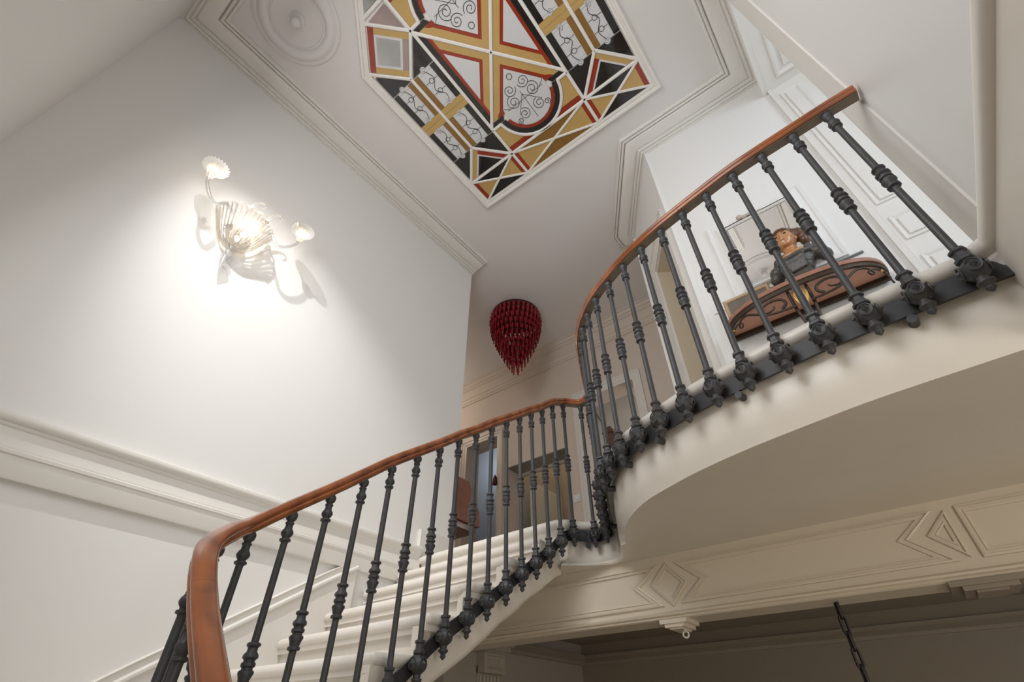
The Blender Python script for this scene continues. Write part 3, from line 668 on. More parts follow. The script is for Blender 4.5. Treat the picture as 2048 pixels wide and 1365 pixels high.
# side wedges of the big cross
A_, B_, C_ = (-.535, .437), (.535, .437), (0, 0)
t = shr([C_, B_, A_])
t = peel(t, A_, B_, .050, G_BLACK); t = peel(t, A_, B_, .030, G_RED)
for q in (A_, B_): t = peel(t, C_, q, .062, G_AMBER)
for q in (A_, B_): t = peel(t, C_, q, .030, G_RED)
pane(t, G_WHITE)
# lens wedges at both ends
for sx in (1, -1):
    F = lambda poly: [(a * sx, b) for a, b in poly]
    wdg = shr([(0, 0), (.535, -.437), (.535, .437)])
    wdg = clip(wdg, (1, 0), .50)
    for q in ((.535, .437), (.535, -.437)):
        ex, ey = q; l = math.hypot(ex, ey); n = (ey / l, -ex / l) if ey > 0 else (-ey / l, ex / l)
        # distance from the cross bar
        mn = min(n[0] * p[0] + n[1] * p[1] for p in wdg)
        pane(F(clip(wdg, n, mn + .062)), G_AMBER, False); wdg = clip(wdg, (-n[0], -n[1]), -(mn + .062))
    for q in ((.535, .437), (.535, -.437)):
        ex, ey = q; l = math.hypot(ex, ey); n = (ey / l, -ex / l) if ey > 0 else (-ey / l, ex / l)
        mn = min(n[0] * p[0] + n[1] * p[1] for p in wdg)
        pane(F(clip(wdg, n, mn + .032)), G_RED, False); wdg = clip(wdg, (-n[0], -n[1]), -(mn + .032))
    tipx = min(p[0] for p in wdg)
    pane(F([(tipx, 0), (.455, -.235)] + arc(.52, .240, -78, 78) + [(.455, .235)]), G_WHITE, False)
    pane(F(arc(.52, .242, -78, 78) + arc(.52, .274, 78, -78)), G_RED, False)
    pane(F(arc(.52, .276, -84, 84) + arc(.52, .322, 84, -84)), G_BLACK, False)
    for sv in (1, -1): pane(F([(.500, .262 * sv), (.545, .290 * sv), (.545, .420 * sv), (.500, .395 * sv)]), G_BLACK, False)
    for sv in (1, -1): pane(F([(.440, .246 * sv), (.468, .236 * sv), (.502, .246 * sv), (.498, .262 * sv), (.498, .33 * sv), (.470, .30 * sv)]), G_RED, False, .0085)
    # corner fillets between the arc and the bars
    for sv in (1, -1):
        cf = [(.566, .420), (.566, .352)] + [p for p in arc(.52, .356, 78, 20, 8)] + [(.846, .14), (.846, .420)]
        cf = [(a, b * sv) for a, b in cf]
        pane(F(clip(cf, (1, 0), .795)), G_AMBER, False); pane(F(clip(cf, (-1, 0), -.797)), G_RED, False)
# scroll strips
for v0, v1, dark_first in ((.437, .727, True), (.727, 1.0, False)):
    a, b = v0 + BW, v1 - BW
    bl = (a, a + .055) if dark_first else (b - .055, b)
    br = (b - .050, b) if dark_first else (a, a + .050)
    wh = (a + .055, b - .050) if dark_first else (a + .050, b - .055)
    for u0, u1 in ((-.262, .090), (.204, .556)):
        pane(rect(u0, u1, bl[0], bl[1]), G_BLACK); pane(rect(u0, u1, br[0], br[1]), G_BROWN)
        pane(rect(u0 + .022, u1 - .022, wh[0] + .002, wh[1] - .002), G_WHITE)
        for e0, e1 in ((u0, u0 + .020), (u1 - .020, u1)): pane(rect(e0, e1, wh[0] + .002, wh[1] - .002), G_WHITE)
    pane(rect(.092, .146, a, b), G_AMBER); pane(rect(.148, .202, a, b), G_AMBER)
pane([(.566, .453), (.835, .453), (.566, .715)], G_BLACK); pane([(.566, .742), (.566, .984), (.835, .984)], G_BLACK)
pane([(-.272, .453), (-.272, .705), (-.515, .453)], G_BLACK); pane([(-.272, .748), (-.272, .984), (-.515, .984)], G_BLACK)
# truncated corner blocks
tri = shr([(.557, .730), (.855, 1.0), (.863, .44)], .015)
tri = clip(tri, (1, 0), .845)
tri = peel(tri, (.557, .73), (.855, 1.0), .046, G_AMBER); tri = peel(tri, (.557, .73), (.863, .44), .046, G_RED)
tri = peel(tri, (.557, .73), (.855, 1.0), .016, G_WHITE); tri = peel(tri, (.557, .73), (.863, .44), .016, G_WHITE)
pane(tri, G_BLACK)
# whole corner blocks by the splayed edge
SQ = [(-.284, .727), (-.551, 1.0), (-.833, .710), (-.555, .440)]
q = shr(SQ, .018)
for i, m in ((1, G_RED), (0, G_AMBER), (2, G_AMBER), (3, G_PINK)): q = peel(q, SQ[i], SQ[(i + 1) % 4], .052, m)
for i in range(4): q = peel(q, SQ[i], SQ[(i + 1) % 4], .020, G_WHITE)
pane(q, G_MIRR)
pane(shr([(-.833, .710), (-.845, .450), (-.560, .450)], .016), G_PINK)
pane([(-.882, .640), (-.882, .455), (-1.065, .455)], G_MIRR)
# end bands
def xcell(u0, u1, v0, v1, mats, both, strips):
    c = ((u0 + u1) / 2, (v0 + v1) / 2); K4 = [(u0, v0), (u1, v0), (u1, v1), (u0, v1)]
    for i in range(4):
        tr = shr([K4[i], K4[(i + 1) % 4], c], .012)
        if strips[i]: tr = peel(tr, K4[i], K4[(i + 1) % 4], .040, G_RED, both)
        pane(tr, mats[i], both)
xcell(.863, 1.14, .437, 1.0, (G_AMBER, G_BLACK, G_AMBER, G_BLACK), True, (True, False, True, False))
xcell(.863, 1.14, -.437, .437, (G_AMBER, G_BROWN, G_AMBER, G_BROWN), False, (True, False, True, False))
xcell(-1.13, -.863, -.42, .42, (G_AMBER, G_BROWN, G_AMBER, G_BROWN), False, (True, False, True, False))
# glazing bars
def barm(p, q, wd=.030, h0=0.0, h1=.020, both=True):
    for f in ((1, -1) if both else (1,)):
        a = Vector((p[0], p[1] * f)); b = Vector((q[0], q[1] * f)); e = (b - a).normalized(); n = Vector((-e.y, e.x)) * wd / 2
        mb = MB(); pr = [(-1, h0), (-1, h1 * .7), (-.5, h1), (.5, h1), (1, h1 * .7), (1, h0)]
        vs = [(*(a + n * k), -h) for k, h in pr] + [(*(b + n * k), -h) for k, h in pr]
        mb.add(vs, [(i, i + 1, 7 + i, 6 + i) for i in range(5)] + [tuple(range(6)), tuple(range(6, 12))]); obj('glazing_bar', mb, BARW, sg)
barm((-1.13, .437), (1.14, .437)); barm((.863, -1), (.863, 1), both=False); barm((-.863, -.69), (-.863, .69), both=False)
barm((-.535, .437), (.535, -.437), h1=.021); barm((-.284, .727), (.557, .727))
barm((.557, .730), (.855, 1.0)); barm((.557, .730), (.863, .44))
for i in range(4):
    if i != 1: barm(SQ[i], SQ[(i + 1) % 4])
for c in ((.863, 1.14, .437, 1.0, True), (.863, 1.14, -.437, .437, False), (-1.13, -.863, -.42, .42, False)):
    barm((c[0], c[2]), (c[1], c[3]), .024, 0, .018, c[4]); barm((c[0], c[3]), (c[1], c[2]), .024, 0, .0182, c[4])
for sx in (1, -1):
    pts = [(.556, -.437), (.556, -.34)] + arc(.52, .339, -82, 82, 24) + [(.556, .34), (.556, .437)]
    mb = MB().sweep([(-.014, 0), (-.014, -.014), (-.007, -.02), (.007, -.02), (.014, -.014), (.014, 0)], [(a * sx, b, 0) for a, b in pts]); obj('glazing_bar', mb, BARW, sg)
# frame moulding
FR = [(1.14, 1.0), (-.551, 1.0), (-1.13, .405), (-1.13, -.405), (-.551, -1.0), (1.14, -1.0)]
fm = MB(); loop_moulding(fm, FR, dn, [(.008, 0), (.004, .016), (-.016, .022), (-.020, .016), (-.034, .020), (-.040, .032), (-.058, .036), (-.066, .028), (-.072, .014), (-.078, 0.0)]); obj('frame', fm, BARW, sg, 30)
# lead scrolls
def spiral(cx, cy, r0, r1, a0, a1, n=26): return [(cx + (r0 + (r1 - r0) * i / n) * math.cos(a0 + (a1 - a0) * i / n), cy + (r0 + (r1 - r0) * i / n) * math.sin(a0 + (a1 - a0) * i / n)) for i in range(n + 1)]
def lead(pts, both=True, r=.0030):
    for f in ((1, -1) if both else (1,)): obj('lead_scroll', MB().tube([(a, b * f, -.009) for a, b in pts], r, 5), LEAD, sg)
for v0, v1 in ((.510, .659), (.795, .927)):
    vm = (v0 + v1) / 2
    for u0, sgn in ((-.262, 1), (.556, -1)):
        def U(t): return u0 + sgn * t
        w_ = (v1 - v0)
        curve = []
        nodes = [(.005, vm), (.10, vm - w_ * .22), (.185, vm + w_ * .20), (.27, vm - w_ * .18), (.345, vm)]
        cv = catmull([(a, b, 0) for a, b in nodes], 6); lead([(U(p.x), p.y) for p in cv])
        for k, (a, b) in enumerate(((.105, vm + w_ * .02), (.215, vm - w_ * .02))):
            lead([(U(a + .022 * math.cos(x * PI / 6)), b + .022 * math.sin(x * PI / 6)) for x in range(13)], True, .0024)
            lead([(U(a), v0 + .003), (U(a), b - .022)], True, .0022); lead([(U(a), b + .022), (U(a), v1 - .003)], True, .0022)
        for a in (-.008, .335):
            obj('roundel', MB().lathe([(.028, -.0105), (.028, -.001)], 14, (U(a), vm, 0)), G_WHITE, sg); obj('roundel', MB().lathe([(.028, -.0105), (.028, -.001)], 14, (U(a), -vm, 0)), G_WHITE, sg)
            lead(spiral(U(a), vm, .028, .006, 0, 3.2 * PI, 20), True, .0022)
for sx in (1, -1):
    G = lambda pts: [(a * sx, b) for a, b in pts]
    for f in (1, -1):
        H = lambda pts: G([(a, b * f) for a, b in pts])
        lead(H(spiral(.36, .075, .062, .010, -PI / 2, 3.0 * PI)), False); lead(H(spiral(.47, .105, .070, .012, PI, -2.6 * PI)), False)
        lead(H(spiral(.62, .085, .060, .010, -PI, 2.4 * PI)), False); lead(H(spiral(.655, .155, .034, .007, 0, 3 * PI)), False)
        lead(H([(.455, .0), (.60, .13)]), False, .0024); lead(H([(.46, .23), (.50, .17)]), False, .0024)
    lead(G([(.26 + .026 * math.cos(x * PI / 6), .026 * math.sin(x * PI / 6)) for x in range(13)]), False)
    lead(G([(.50, -.2), (.50, .2)]), False, .0022); lead(G([(.42, 0), (.72, 0)]), False, .0024)

# ------------------------------------------------------------------ plaster ceiling roses
def rose(x, y, label):
    e = empty('ceiling_rose', (x, y, ZC), label, 'ceiling rose', 'plaster roses in the splayed corners of the ceiling')
    ring = [(.355, 0), (.352, -.012), (.338, -.018), (.322, -.015), (.315, -.020), (.300, -.034), (.275, -.042), (.250, -.038), (.236, -.026), (.228, -.010), (.222, -.014), (.212, -.014), (.208, -.004), (.19, -.003), (.0, -.003), (0.0, 0.0)]
    obj('rose_ring', MB().lathe(ring, 48, cap=False), CEIL, e, 40)
    obj('rose_knob', MB().lathe([(.062, -.001), (.060, -.012), (.046, -.018), (.026, -.024), (.022, -.034), (.034, -.044), (.042, -.060), (.040, -.078), (.028, -.092), (.010, -.098), (.0, -.099)], 24, cap=False), CEIL, e, 40)
rose(-.097, 2.217, 'round white plaster ceiling rose beside the stained glass')
rose(-.097, -.060, 'round white plaster ceiling rose reflected in the gallery mirror')

# ------------------------------------------------------------------ glass wall sconce
SX = .447
sc = empty('wall_sconce', (SX, YL, 2.85), 'clear blown glass wall sconce with scallop cups on the white wall', 'wall lamp')
obj('back_plate', MB().lathe([(.0, 0), (.10, 0), (.10, .012), (.085, .02), (0, .022)], 24).xform(lambda x, y, z: (x, -z - .001, y)), SILVER, sc, 40)
# fluted half bowl
bp = [(.012, -.165), (.05, -.150), (.09, -.115), (.125, -.06), (.150, .0), (.172, .06), (.190, .105), (.205, .125)]
bw = MB(); vs = []; nseg = 72
for r, z in bp:
    for i in range(nseg + 1):
        a = PI + PI * i / nseg; rr = r * (1 + .045 * math.cos(36 * (a - PI))); zz = z + (.014 * math.cos(18 * (a - PI)) if z > .11 else 0)
        vs.append((rr * math.cos(a), rr * math.sin(a) - .012, zz))
k = nseg + 1
bw.add(vs, [(j * k + i, j * k + i + 1, (j + 1) * k + i + 1, (j + 1) * k + i) for j in range(len(bp) - 1) for i in range(nseg)])
obj('bowl', bw, CLEARG, sc, 60)
for i in range(19):
    a = PI + PI * (i + .5) / 19.0
    if a < 2 * PI: obj('bowl_rib', MB().tube([(r * 1.03 * math.cos(a), r * 1.03 * math.sin(a) - .012, z) for r, z in bp], [.0022, .003, .0036, .004, .0045, .005, .005, .004], 5), SHELLG, sc, 60)
obj('bowl_rim', MB().tube([(.207 * math.cos(PI + PI * i / 40), .207 * math.sin(PI + PI * i / 40) - .012, .128 + .012 * math.cos(18 * PI * i / 40)) for i in range(41)], .007, 6), SHELLG, sc, 60)
obj('drop_finial', MB().lathe([(.004, -.375), (.012, -.35), (.030, -.29), (.034, -.275), (.018, -.265), (.012, -.25), (.024, -.235), (.028, -.22), (.014, -.205), (.012, -.19), (.022, -.175), (.012, -.16)], 12, (0, -.05, 0)), CLEARG, sc, 50)
def bulb(loc_, r):
    obj('bulb', MB().lathe([(.35 * r, -1.2 * r), (.5 * r, -.8 * r), (r, 0), (.85 * r, .7 * r), (.4 * r, 1.5 * r), (.05 * r, 2.2 * r)], 10, loc_), BULB, sc, 60)
bulb((0.02, -.075, -.02), .022)
for sx in (-1, 1):
    ax = [(.10, .10, -.08), (.17, .115, -.11), (.205, .06, -.13), (.235, .015, -.15), (.275, .02, -.165), (.32, .07, -.175), (.350, .13, -.178), (.352, .175, -.178)]
    path = catmull([(a * sx, d, h) for a, h, d in ax], 6)
    obj('arm', MB().tube(path, .0125, 8), CLEARG, sc, 60)
    cx, cy, cz = .352 * sx, -.178, .175
    cup = MB(); pr = [(.014, .0), (.024, .006), (.028, .02), (.030, .045), (.040, .072), (.062, .098), (.088, .112)]; vs = []; n = 48
    for r, z in pr:
        for i in range(n):
            a = 2 * PI * i / n; rr = r * (1 + .05 * math.cos(24 * a)) if z > .03 else r; vs.append((cx + rr * math.cos(a), cy + rr * math.sin(a), cz + z + (.005 * math.cos(24 * a) if z > .1 else 0)))
    cup.add(vs, [(j * n + i, j * n + (i + 1) % n, (j + 1) * n + (i + 1) % n, (j + 1) * n + i) for j in range(len(pr) - 1) for i in range(n)])
    obj('cup', cup, SHELLG, sc, 60); bulb((cx, cy, cz + .04), .014)
    p = point('sconce_light', (SX + cx, YL + cy, 2.85 + cz + .07), 0.22, WARM, .02)
# curling glass leaves above the bowl
for bx, sx in ((-.05, 1), (.09, 1)):
    pts = [(bx, -.10, .10), (bx + .012, -.12, .17), (bx + .02, -.13, .24), (bx + .05, -.14, .30), (bx + .085, -.145, .315), (bx + .10, -.145, .285), (bx + .085, -.145, .26)]
    obj('leaf', MB().tube(catmull(pts, 6), [.012 - .008 * i / 36 for i in range(37)], 8), SHELLG, sc, 60)
    obj('prong', MB().lathe([(.018, -.10), (.022, -.07), (.010, -.05), (.020, -.02), (.018, .02), (.008, .05), (.016, .07), (.006, .10)], 10, (bx, -.105, .07)), SHELLG, sc, 50)
obj('red_bead', MB().ball((.105, -.13, .185), (.017, .017, .014), 10, 6), RUBY, sc, 60)
point('sconce_light', (SX + .02, YL - .09, 2.87), 1.7, WARM, .03)
# added fitting around the stand-in spot, out of view
sp = empty('spotlight', (-.64, 1.80, 4.50), 'small white spotlight added high on the near wall, out of view', 'spotlight')
dv = (Vector((1.6, 2.93, 1.1)) - Vector((-.64, 1.80, 4.50))).normalized()
obj('lamp_head', MB().tube([dv * -.06, dv * .015], .045, 16, False), TRIM, sp, 40)
obj('bracket', MB().tube([(0, 0, 0), (-.06, 0, .03), (-.069, 0, .03)], .012, 8), TRIM, sp)

# ------------------------------------------------------------------ red chandelier
CHX, CHY = 3.946, 3.007
ch = empty('chandelier', (CHX, CHY, ZC), 'ruby red chandelier of tiered glass drops hanging in the corridor', 'chandelier')
obj('ceiling_plate', MB().lathe([(.0, 0), (.345, 0), (.345, -.035), (.33, -.035), (.33, -.01), (0, -.01)], 40, cap=False), RUBYD, ch, 40)
M_DROP = MB().lathe([(.004, .012), (.016, .008), (.024, -.010), (.026, -.026), (.021, -.045), (.012, -.066), (.0075, -.09), (.0075, -.155), (.010, -.172), (.007, -.18)], 8).mesh('drop', RUBY, 60)
tiers = [(.325, -.055), (.335, -.15), (.32, -.245), (.295, -.335), (.262, -.43), (.228, -.52), (.192, -.61), (.155, -.70), (.118, -.785), (.080, -.865), (.040, -.935)]
tot = 0
for ti, (r, z) in enumerate(tiers):
    r *= 1.05; z *= .92
    n = max(4, int(2 * PI * r / .066))
    for i in range(n):
        a = 2 * PI * (i + .5 * (ti % 2)) / n
        d = obj('drop', M_DROP, None, ch); d.location = (r * math.cos(a), r * math.sin(a), z); d.rotation_euler = (0, 0, a); tot += 1
    obj('tier_ring', MB().tube([(r * math.cos(2 * PI * i / 28), r * math.sin(2 * PI * i / 28), z + .012) for i in range(29)], .004, 5), RUBYD, ch)
for i in range(6):
    a = 2 * PI * i / 6 + .2; obj('wire', MB().tube([(.30 * math.cos(a), .30 * math.sin(a), -.02), (.30 * math.cos(a), .30 * math.sin(a), -.23), (.04 * math.cos(a), .04 * math.sin(a), -.855)], .003, 4), RUBYD, ch)

# ------------------------------------------------------------------ mirror on the gallery wall
mi = empty('mirror', (XW, -.15, 2.66), 'square mirror in a wide white panel frame above the console table', 'mirror')
def mloc(mb): return mb.xform(lambda x, y, z: (x - XW, y + .15, z - 2.66))
g0, g1, h0_, h1_ = -.366, .067, 2.361, 2.981
mg = MB().add([(XW - .012, g0, h0_), (XW - .012, g1, h0_), (XW - .034, g1, h1_), (XW - .034, g0, h1_)], [(0, 1, 2, 3)])
obj('glass', mloc(mg), SILVER, mi)
fr = MB(); loop_moulding(fr, rect(g0 - .128, g1 + .128, h0_ - .06, h1_ + .14), planeX(XW), [(0, 0), (.004, .016), (.02, .014), (.03, .006), (.055, .010), (.075, .022), (.085, .018), (.095, .03)])
obj('outer_frame', mloc(fr), WALL, mi)
f2 = MB(); loop_moulding(f2, rect(g0 - .020, g1 + .020, h0_ - .020, h1_ + .020), planeX(XW), [(0, 0), (0, .042), (.008, .05), (.016, .044), (.022, .036)]); obj('inner_frame', mloc(f2), TRIM, mi)
cr = MB().ball((XW - .05, -.055, 3.03), (.018, .024, .024), 10, 7).ball((XW - .05, -.085, 3.015), (.014, .022, .017), 10, 7).ball((XW - .048, -.12, 3.02), (.012, .026, .014), 10, 7).ball((XW - .048, -.155, 3.01), (.010, .024, .011), 10, 7).ball((XW - .048, -.19, 3.005), (.008, .022, .009), 10, 7)
obj('crest_ornament', mloc(cr), mat('gilt_white', (0.50, 0.43, 0.36), 0.4), mi, 60)
obj('shelf_line', mloc(MB().box(XW - .02, XW, -.56, .25, 2.275, 2.282)), mat('joint_shadow_grey', (0.25, 0.26, 0.28), 0.5), mi)  # dark strip painting the shadow joint at the foot of the mirror panel

# ------------------------------------------------------------------ console table
TY = -.14; TZ = 2.03
tb = empty('console_table', (2.66, TY, ZF), 'half-round console table with pink marble top and wrought iron scrolls', 'table')
def tl(mb): return mb.xform(lambda x, y, z: (x - 2.66, y - TY, z - ZF))
def halfround(w_, d_, n=28):
    out = []
    for i in range(n + 1):
        a = PI * i / n; c, s_ = math.cos(a), math.sin(a)
        out.append((XW - .012 - d_ * (abs(s_) ** .75), TY + w_ * (abs(c) ** .85) * (1 if c > 0 else -1)))
    return out
obj('marble_top', tl(MB().prism(halfround(.455, .285), XY, TZ + .012, TZ + .040)), MARBLE, tb)
obj('under_panel', tl(MB().prism(halfround(.435, .265), XY, TZ, TZ + .012)), PINKUN, tb)
hr_ = halfround(.440, .270)
obj('front_rail', tl(MB().sweep([(-.008, -.016), (.008, -.016), (.008, .012), (-.008, .012)], [(a, b, TZ) for a, b in hr_])), BRONZE, tb)
obj('back_rail', tl(MB().box(XW - .035, XW - .012, TY - .44, TY + .44, TZ - .030, TZ)), BRONZE, tb)
def fr_pt(t):   # along the front rail, t in 0..1
    x = t * (len(hr_) - 1); i = min(int(x), len(hr_) - 2); f_ = x - i
    return Vector((hr_[i][0] + (hr_[i + 1][0] - hr_[i][0]) * f_, hr_[i][1] + (hr_[i + 1][1] - hr_[i][1]) * f_, 0))
def scroll3(pts):   # (t along the front, drop) -> 3D just inside the front rail
    return [Vector((fr_pt(t).x + .006, fr_pt(t).y, TZ - .016 - d_)) for t, d_ in pts]
for s_ in (1, -1):
    TT = lambda t: .5 + s_ * t
    big = [(TT(.105 - (.066 - .0024 * i) * math.cos(i * .34 - .9)), .062 - (.056 - .0020 * i) * math.sin(i * .34 - .9)) for i in range(22)]
    obj('scroll', tl(MB().tube(scroll3(big), [.0095 - .00022 * i for i in range(22)], 7)), BRONZE, tb, 60)
    arm_ = [(TT(.02), .125), (TT(.07), .118), (TT(.12), .10), (TT(.17), .055), (TT(.215), .018), (TT(.25), .012)]
    obj('scroll', tl(MB().tube([p for p in catmull(scroll3(arm_), 5)], .0075, 7)), BRONZE, tb, 60)
    lp = [(TT(.25), .012), (TT(.28), .02), (TT(.30), .05), (TT(.28), .066), (TT(.268), .045), (TT(.30), .022), (TT(.345), .022), (TT(.385), .03), (TT(.425), .055), (TT(.445), .04), (TT(.425), .018), (TT(.405), .045), (TT(.46), .075)]
    obj('scroll', tl(MB().tube([p for p in catmull(scroll3(lp), 4)], .0055, 6)), BRONZE, tb, 60)
    pb = scroll3([(TT(.365), .026)])[0]; obj('gold_bead', tl(MB().ball(pb, .010, 8, 6)), GOLD, tb, 60)
sh = MB(); c0 = scroll3([(.5, .02)])[0]; nL = 9
for i in range(nL):
    a = -1.1 + 2.2 * i / (nL - 1); sh.tube([c0 + Vector((-.012, .010 * math.sin(a), 0)), c0 + Vector((-.022, .040 * math.sin(a), -.05)), c0 + Vector((-.014, .030 * math.sin(a), -.10)), c0 + Vector((-.004, .012 * math.sin(a), -.13))], [.004, .0075, .006, .003], 6)
obj('gold_shell', tl(sh), GOLD, tb, 60)
for dy in (-.05, .05):
    obj('leg', tl(MB().tube([(2.545, TY + dy, TZ - .01), (2.545, TY + dy, 1.9), (2.56, TY + dy * .6, 1.7), (2.64, TY + dy * .3, 1.35), (2.70, TY + dy * .4, 1.15), (2.64, TY + dy, ZF + .008)], .009, 8)), BRONZE, tb, 60)

# ------------------------------------------------------------------ bust on the table
BX, BY, BZ = 2.645, -.222, TZ + .040
bu = empty('bust', (BX, BY, BZ), 'glazed terracotta bust of a child in dark ruffled dress on the console table', 'sculpture')
bu.rotation_euler = (0, 0, math.radians(-10)); bu.scale = (1.06, 1.10, 1.03)
def rem(o, vx, it=4):
    r = o.modifiers.new('remesh', 'REMESH'); r.mode = 'VOXEL'; r.voxel_size = vx; r.use_smooth_shade = True
    s_ = o.modifiers.new('smooth', 'SMOOTH'); s_.factor = .5; s_.iterations = it
# faces local -x; head tilted back a little
hz = .415
sk_ = MB().ball((.0, 0, hz), (.066, .060, .082), 20, 14).ball((-.020, 0, hz - .030), (.050, .050, .052), 16, 12).ball((-.044, 0, hz - .062), (.020, .024, .018), 12, 8)
sk_.ball((-.064, 0, hz - .012), (.014, .0115, .016), 10, 8).ball((-.060, 0, hz + .008), (.011, .007, .022), 10, 8)
for s_ in (1, -1):
    sk_.ball((-.042, .027 * s_, hz - .022), (.022, .020, .020), 12, 8).ball((-.050, .025 * s_, hz + .026), (.012, .020, .006), 10, 6).ball((.004, .061 * s_, hz - .004), (.013, .008, .022), 10, 8)
sk_.ball((-.058, 0, hz - .036), (.010, .018, .005), 10, 6).ball((-.056, 0, hz - .046), (.010, .015, .005), 10, 6)
sk_.tube([(.010, 0, hz - .04), (.006, 0, hz - .10), (.0, 0, hz - .15)], [.040, .036, .046], 14).ball((-.012, 0, hz - .165), (.058, .085, .040), 16, 10)
so_ = obj('head', sk_, SKIN, bu); rem(so_, .0045, 3)
for s_ in (1, -1):
    obj('eye', MB().ball((-.0585, .0235 * s_, hz + .010), (.006, .010, .0055), 10, 8), EYEM, bu, 60)
    obj('brow', MB().tube([(-.063, .012 * s_, hz + .028), (-.061, .024 * s_, hz + .033), (-.053, .036 * s_, hz + .028)], .0025, 6), HAIRM, bu, 60)
obj('lips', MB().ball((-.067, 0, hz - .040), (.0045, .015, .0032), 10, 6), LIPM, bu, 60)
hr2 = MB().ball((.022, 0, hz + .030), (.066, .068, .066), 16, 12); random.seed(3)
for i in range(46):
    a = random.uniform(-1.9, 1.9); b = random.uniform(.15, 1.25)
    hr2.ball((.012 + .068 * math.cos(a) * math.cos(b), .068 * math.sin(a) * math.cos(b) * 1.05, hz + .018 + .074 * math.sin(b)), random.uniform(.012, .020), 8, 6)
for i in range(9):
    y = -.052 + .013 * i; hr2.ball((-.046 + 3.0 * y * y * 4, y, hz + .070 - 5 * y * y), random.uniform(.010, .014), 8, 6)
for c_, r_ in (((.03, -.075, hz + .02), (.05, .04, .05)), ((.035, -.10, hz - .005), (.04, .032, .04)), ((.03, -.088, hz - .045), (.035, .028, .035)), ((.03, .07, hz - .01), (.035, .022, .045)), ((.025, .085, hz - .10), (.02, .03, .018))): hr2.ball(c_, r_, 12, 9)
ho = obj('hair', hr2, HAIRM, bu); rem(ho, .006, 2)
dr = MB().ball((.01, 0, hz - .215), (.070, .095, .065), 18, 12).ball((.0, 0, hz - .26), (.062, .075, .060), 16, 10)
for s_ in (1, -1):
    dr.ball((.015, .115 * s_, hz - .200), (.052, .046, .046), 14, 10).ball((.02, .135 * s_, hz - .235), (.044, .036, .040), 14, 10)
    for i in range(6): dr.ball((-.03 + .02 * i, (.085 + .012 * (i % 2)) * s_, hz - .150 - .006 * i), .020, 8, 6)
for i in range(15):
    a = -1.35 + 2.7 * i / 14; dr.ball((-.020 - .052 * math.cos(a), .084 * math.sin(a), hz - .178 - .020 * math.cos(a)), .0155, 8, 6)
for i in range(8): dr.tube([(-.066 + .004 * (i % 2), -.05 + .0145 * i, hz - .20), (-.060, -.045 + .013 * i, hz - .25), (-.045, -.035 + .010 * i, hz - .30)], .008, 6)
do = obj('dress', dr, DRESS, bu); rem(do, .006, 2)
obj('pedestal', MB().prism(rect(-.055, .055, -.062, .062), XY, 0, .012).add([(-.050, -.056, .012), (.05, -.056, .012), (.05, .056, .012), (-.050, .056, .012), (-.036, -.045, .15), (.036, -.045, .15), (.036, .045, .15), (-.036, .045, .15)], [(0, 1, 5, 4), (1, 2, 6, 5), (2, 3, 7, 6), (3, 0, 4, 7), (4, 5, 6, 7)]), DRESS, bu)

# ------------------------------------------------------------------ small things on the gallery
pf = empty('picture', (XW - .062, .128, TZ + .040), 'small gilt framed picture leaning behind the console table', 'picture')
PFH = .235; pfp = planeX(-.0)
fm2 = MB(); loop_moulding(fm2, rect(-.153, .150, 0, PFH), pfp, [(0, -.012), (0, .012), (.008, .018), (.020, .014), (.026, .006)]); obj('picture_frame', fm2, GILTF, pf)
obj('canvas', MB().box(-.005, -.001, -.135, .132, .018, PFH - .018), CANVAS, pf)
for nm, x, y, z, lab in (('light_switch', XW, .315, 2.335, 'square white light switch on the wall beside the mirror'), ('wall_socket', XF, 2.826, 2.235, 'white round switch plate on the corridor wall')):
    e = empty(nm, (x, y, z), lab, 'switch')
    obj('plate', MB().box(-.010, 0, -.046, .046, -.046, .046), PLASTIC, e)
    if nm == 'light_switch': obj('rocker', MB().box(-.016, -.010, -.022, .022, -.026, .026), PLASTIC, e)
    else: obj('dial', MB().lathe([(.026, 0), (.026, .010), (.020, .014), (0, .014)], 16).xform(lambda a, b, c: (-.010 - c, a, b)), PLASTIC, e, 40)
ta = empty('tassel', (XF - .03, 4.112, 2.90), 'dark red tassel hanging on the leftmost corridor doorway', 'tassel')
obj('cord', MB().tube([(0, 0, 0), (0, .004, -.03)], .004, 6), RUBYD, ta); obj('skirt', MB().lathe([(.008, -.02), (.022, -.04), (.026, -.06), (.038, -.15), (.036, -.155), (0, -.155)], 12), mat('tassel_red', (.06, .008, .012), .6), ta, 40)
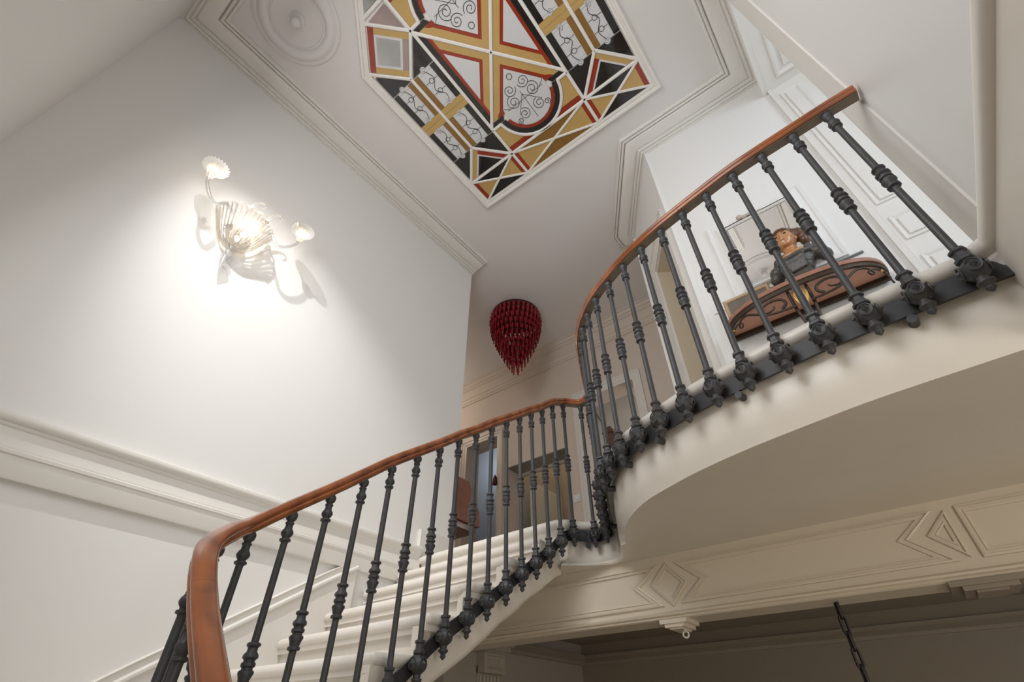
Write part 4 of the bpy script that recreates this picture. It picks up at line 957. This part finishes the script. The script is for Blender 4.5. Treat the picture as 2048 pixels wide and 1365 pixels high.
# slant fronted wooden cabinet just past the end of the stair wall
cbn = empty('wooden_cabinet', (3.4, 3.62, ZF), 'reddish brown slant-topped wooden cabinet past the end of the stair wall', 'cabinet')
cpoly = [(3.175, 1.765), (3.19, 1.925), (3.375, 2.345), (3.62, 2.345), (3.62, 1.765)]
obj('body', MB().prism([(a - 3.3, b - ZF) for a, b in cpoly], lambda a, b, h: (h, a, b), 0.0, .50), REDW, cbn)
obj('apron', MB().prism([(3.20 - 3.3, 1.70 - ZF), (3.60 - 3.3, 1.70 - ZF), (3.60 - 3.3, 1.766 - ZF), (3.20 - 3.3, 1.766 - ZF)], lambda a, b, h: (h, a, b), .03, .47), DARKW, cbn)
obj('fillet', MB().prism([(3.172 - 3.3, 1.915 - ZF), (3.62 - 3.3, 1.915 - ZF), (3.62 - 3.3, 1.928 - ZF), (3.185 - 3.3, 1.928 - ZF)], lambda a, b, h: (h, a, b), -.006, .006), REDW, cbn)
for a, h in ((-.09, .04), (.28, .04), (-.09, .44), (.28, .44)): obj('leg', MB().box(h - .02, h + .02, a - .02, a + .02, 0, .63), DARKW, cbn)
wp = empty('wooden_stand', (XF - .25, 2.15, ZF), 'dark brown wooden stand glimpsed behind the gallery balusters', 'stand')
obj('post', MB().box(-.06, .06, -.05, .05, 0, 1.68), DARKW, wp); obj('top', MB().prism([(-.07, 1.68), (.07, 1.68), (.05, 1.75), (-.05, 1.75)], lambda a, b, h: (h, a, b), -.08, .08), DARKW, wp)
# ------------------------------------------------------------------ chain and hook under the beam
cn = empty('chain', (2.72, .315, .458), 'black iron chain hanging from the underside of the panelled beam', 'chain')
def link():
    pts = []
    for i in range(9): a = PI * i / 8; pts.append((.0095 * math.cos(a), 0, .020 + .0095 * math.sin(a)))
    for i in range(9): a = PI + PI * i / 8; pts.append((.0095 * math.cos(a), 0, -.020 + .0095 * math.sin(a)))
    pts.append(pts[0]); return MB().tube(pts, .0052, 6)
M_LINK = link().mesh('link', mat('black_chain_iron', (0.012, 0.011, 0.011), 0.5), 60)
for i in range(13):
    l = obj('link', M_LINK, None, cn); l.scale = (1.2, 1.2, 1.15); l.location = (0, 0, -.028 - i * .059); l.rotation_euler = (0, 0, (PI / 2) * (i % 2) + .5)
hk = empty('hook', (2.66, .995, .415), 'small cream ring hook under the beam diamond', 'hook')
obj('ring', MB().tube([(0, .014 * math.cos(2 * PI * i / 16), -.022 + .014 * math.sin(2 * PI * i / 16)) for i in range(17)], .0045, 6), CREAM, hk, 60)
obj('stem', MB().lathe([(.005, -.010), (.005, 0)], 8), CREAM, hk)
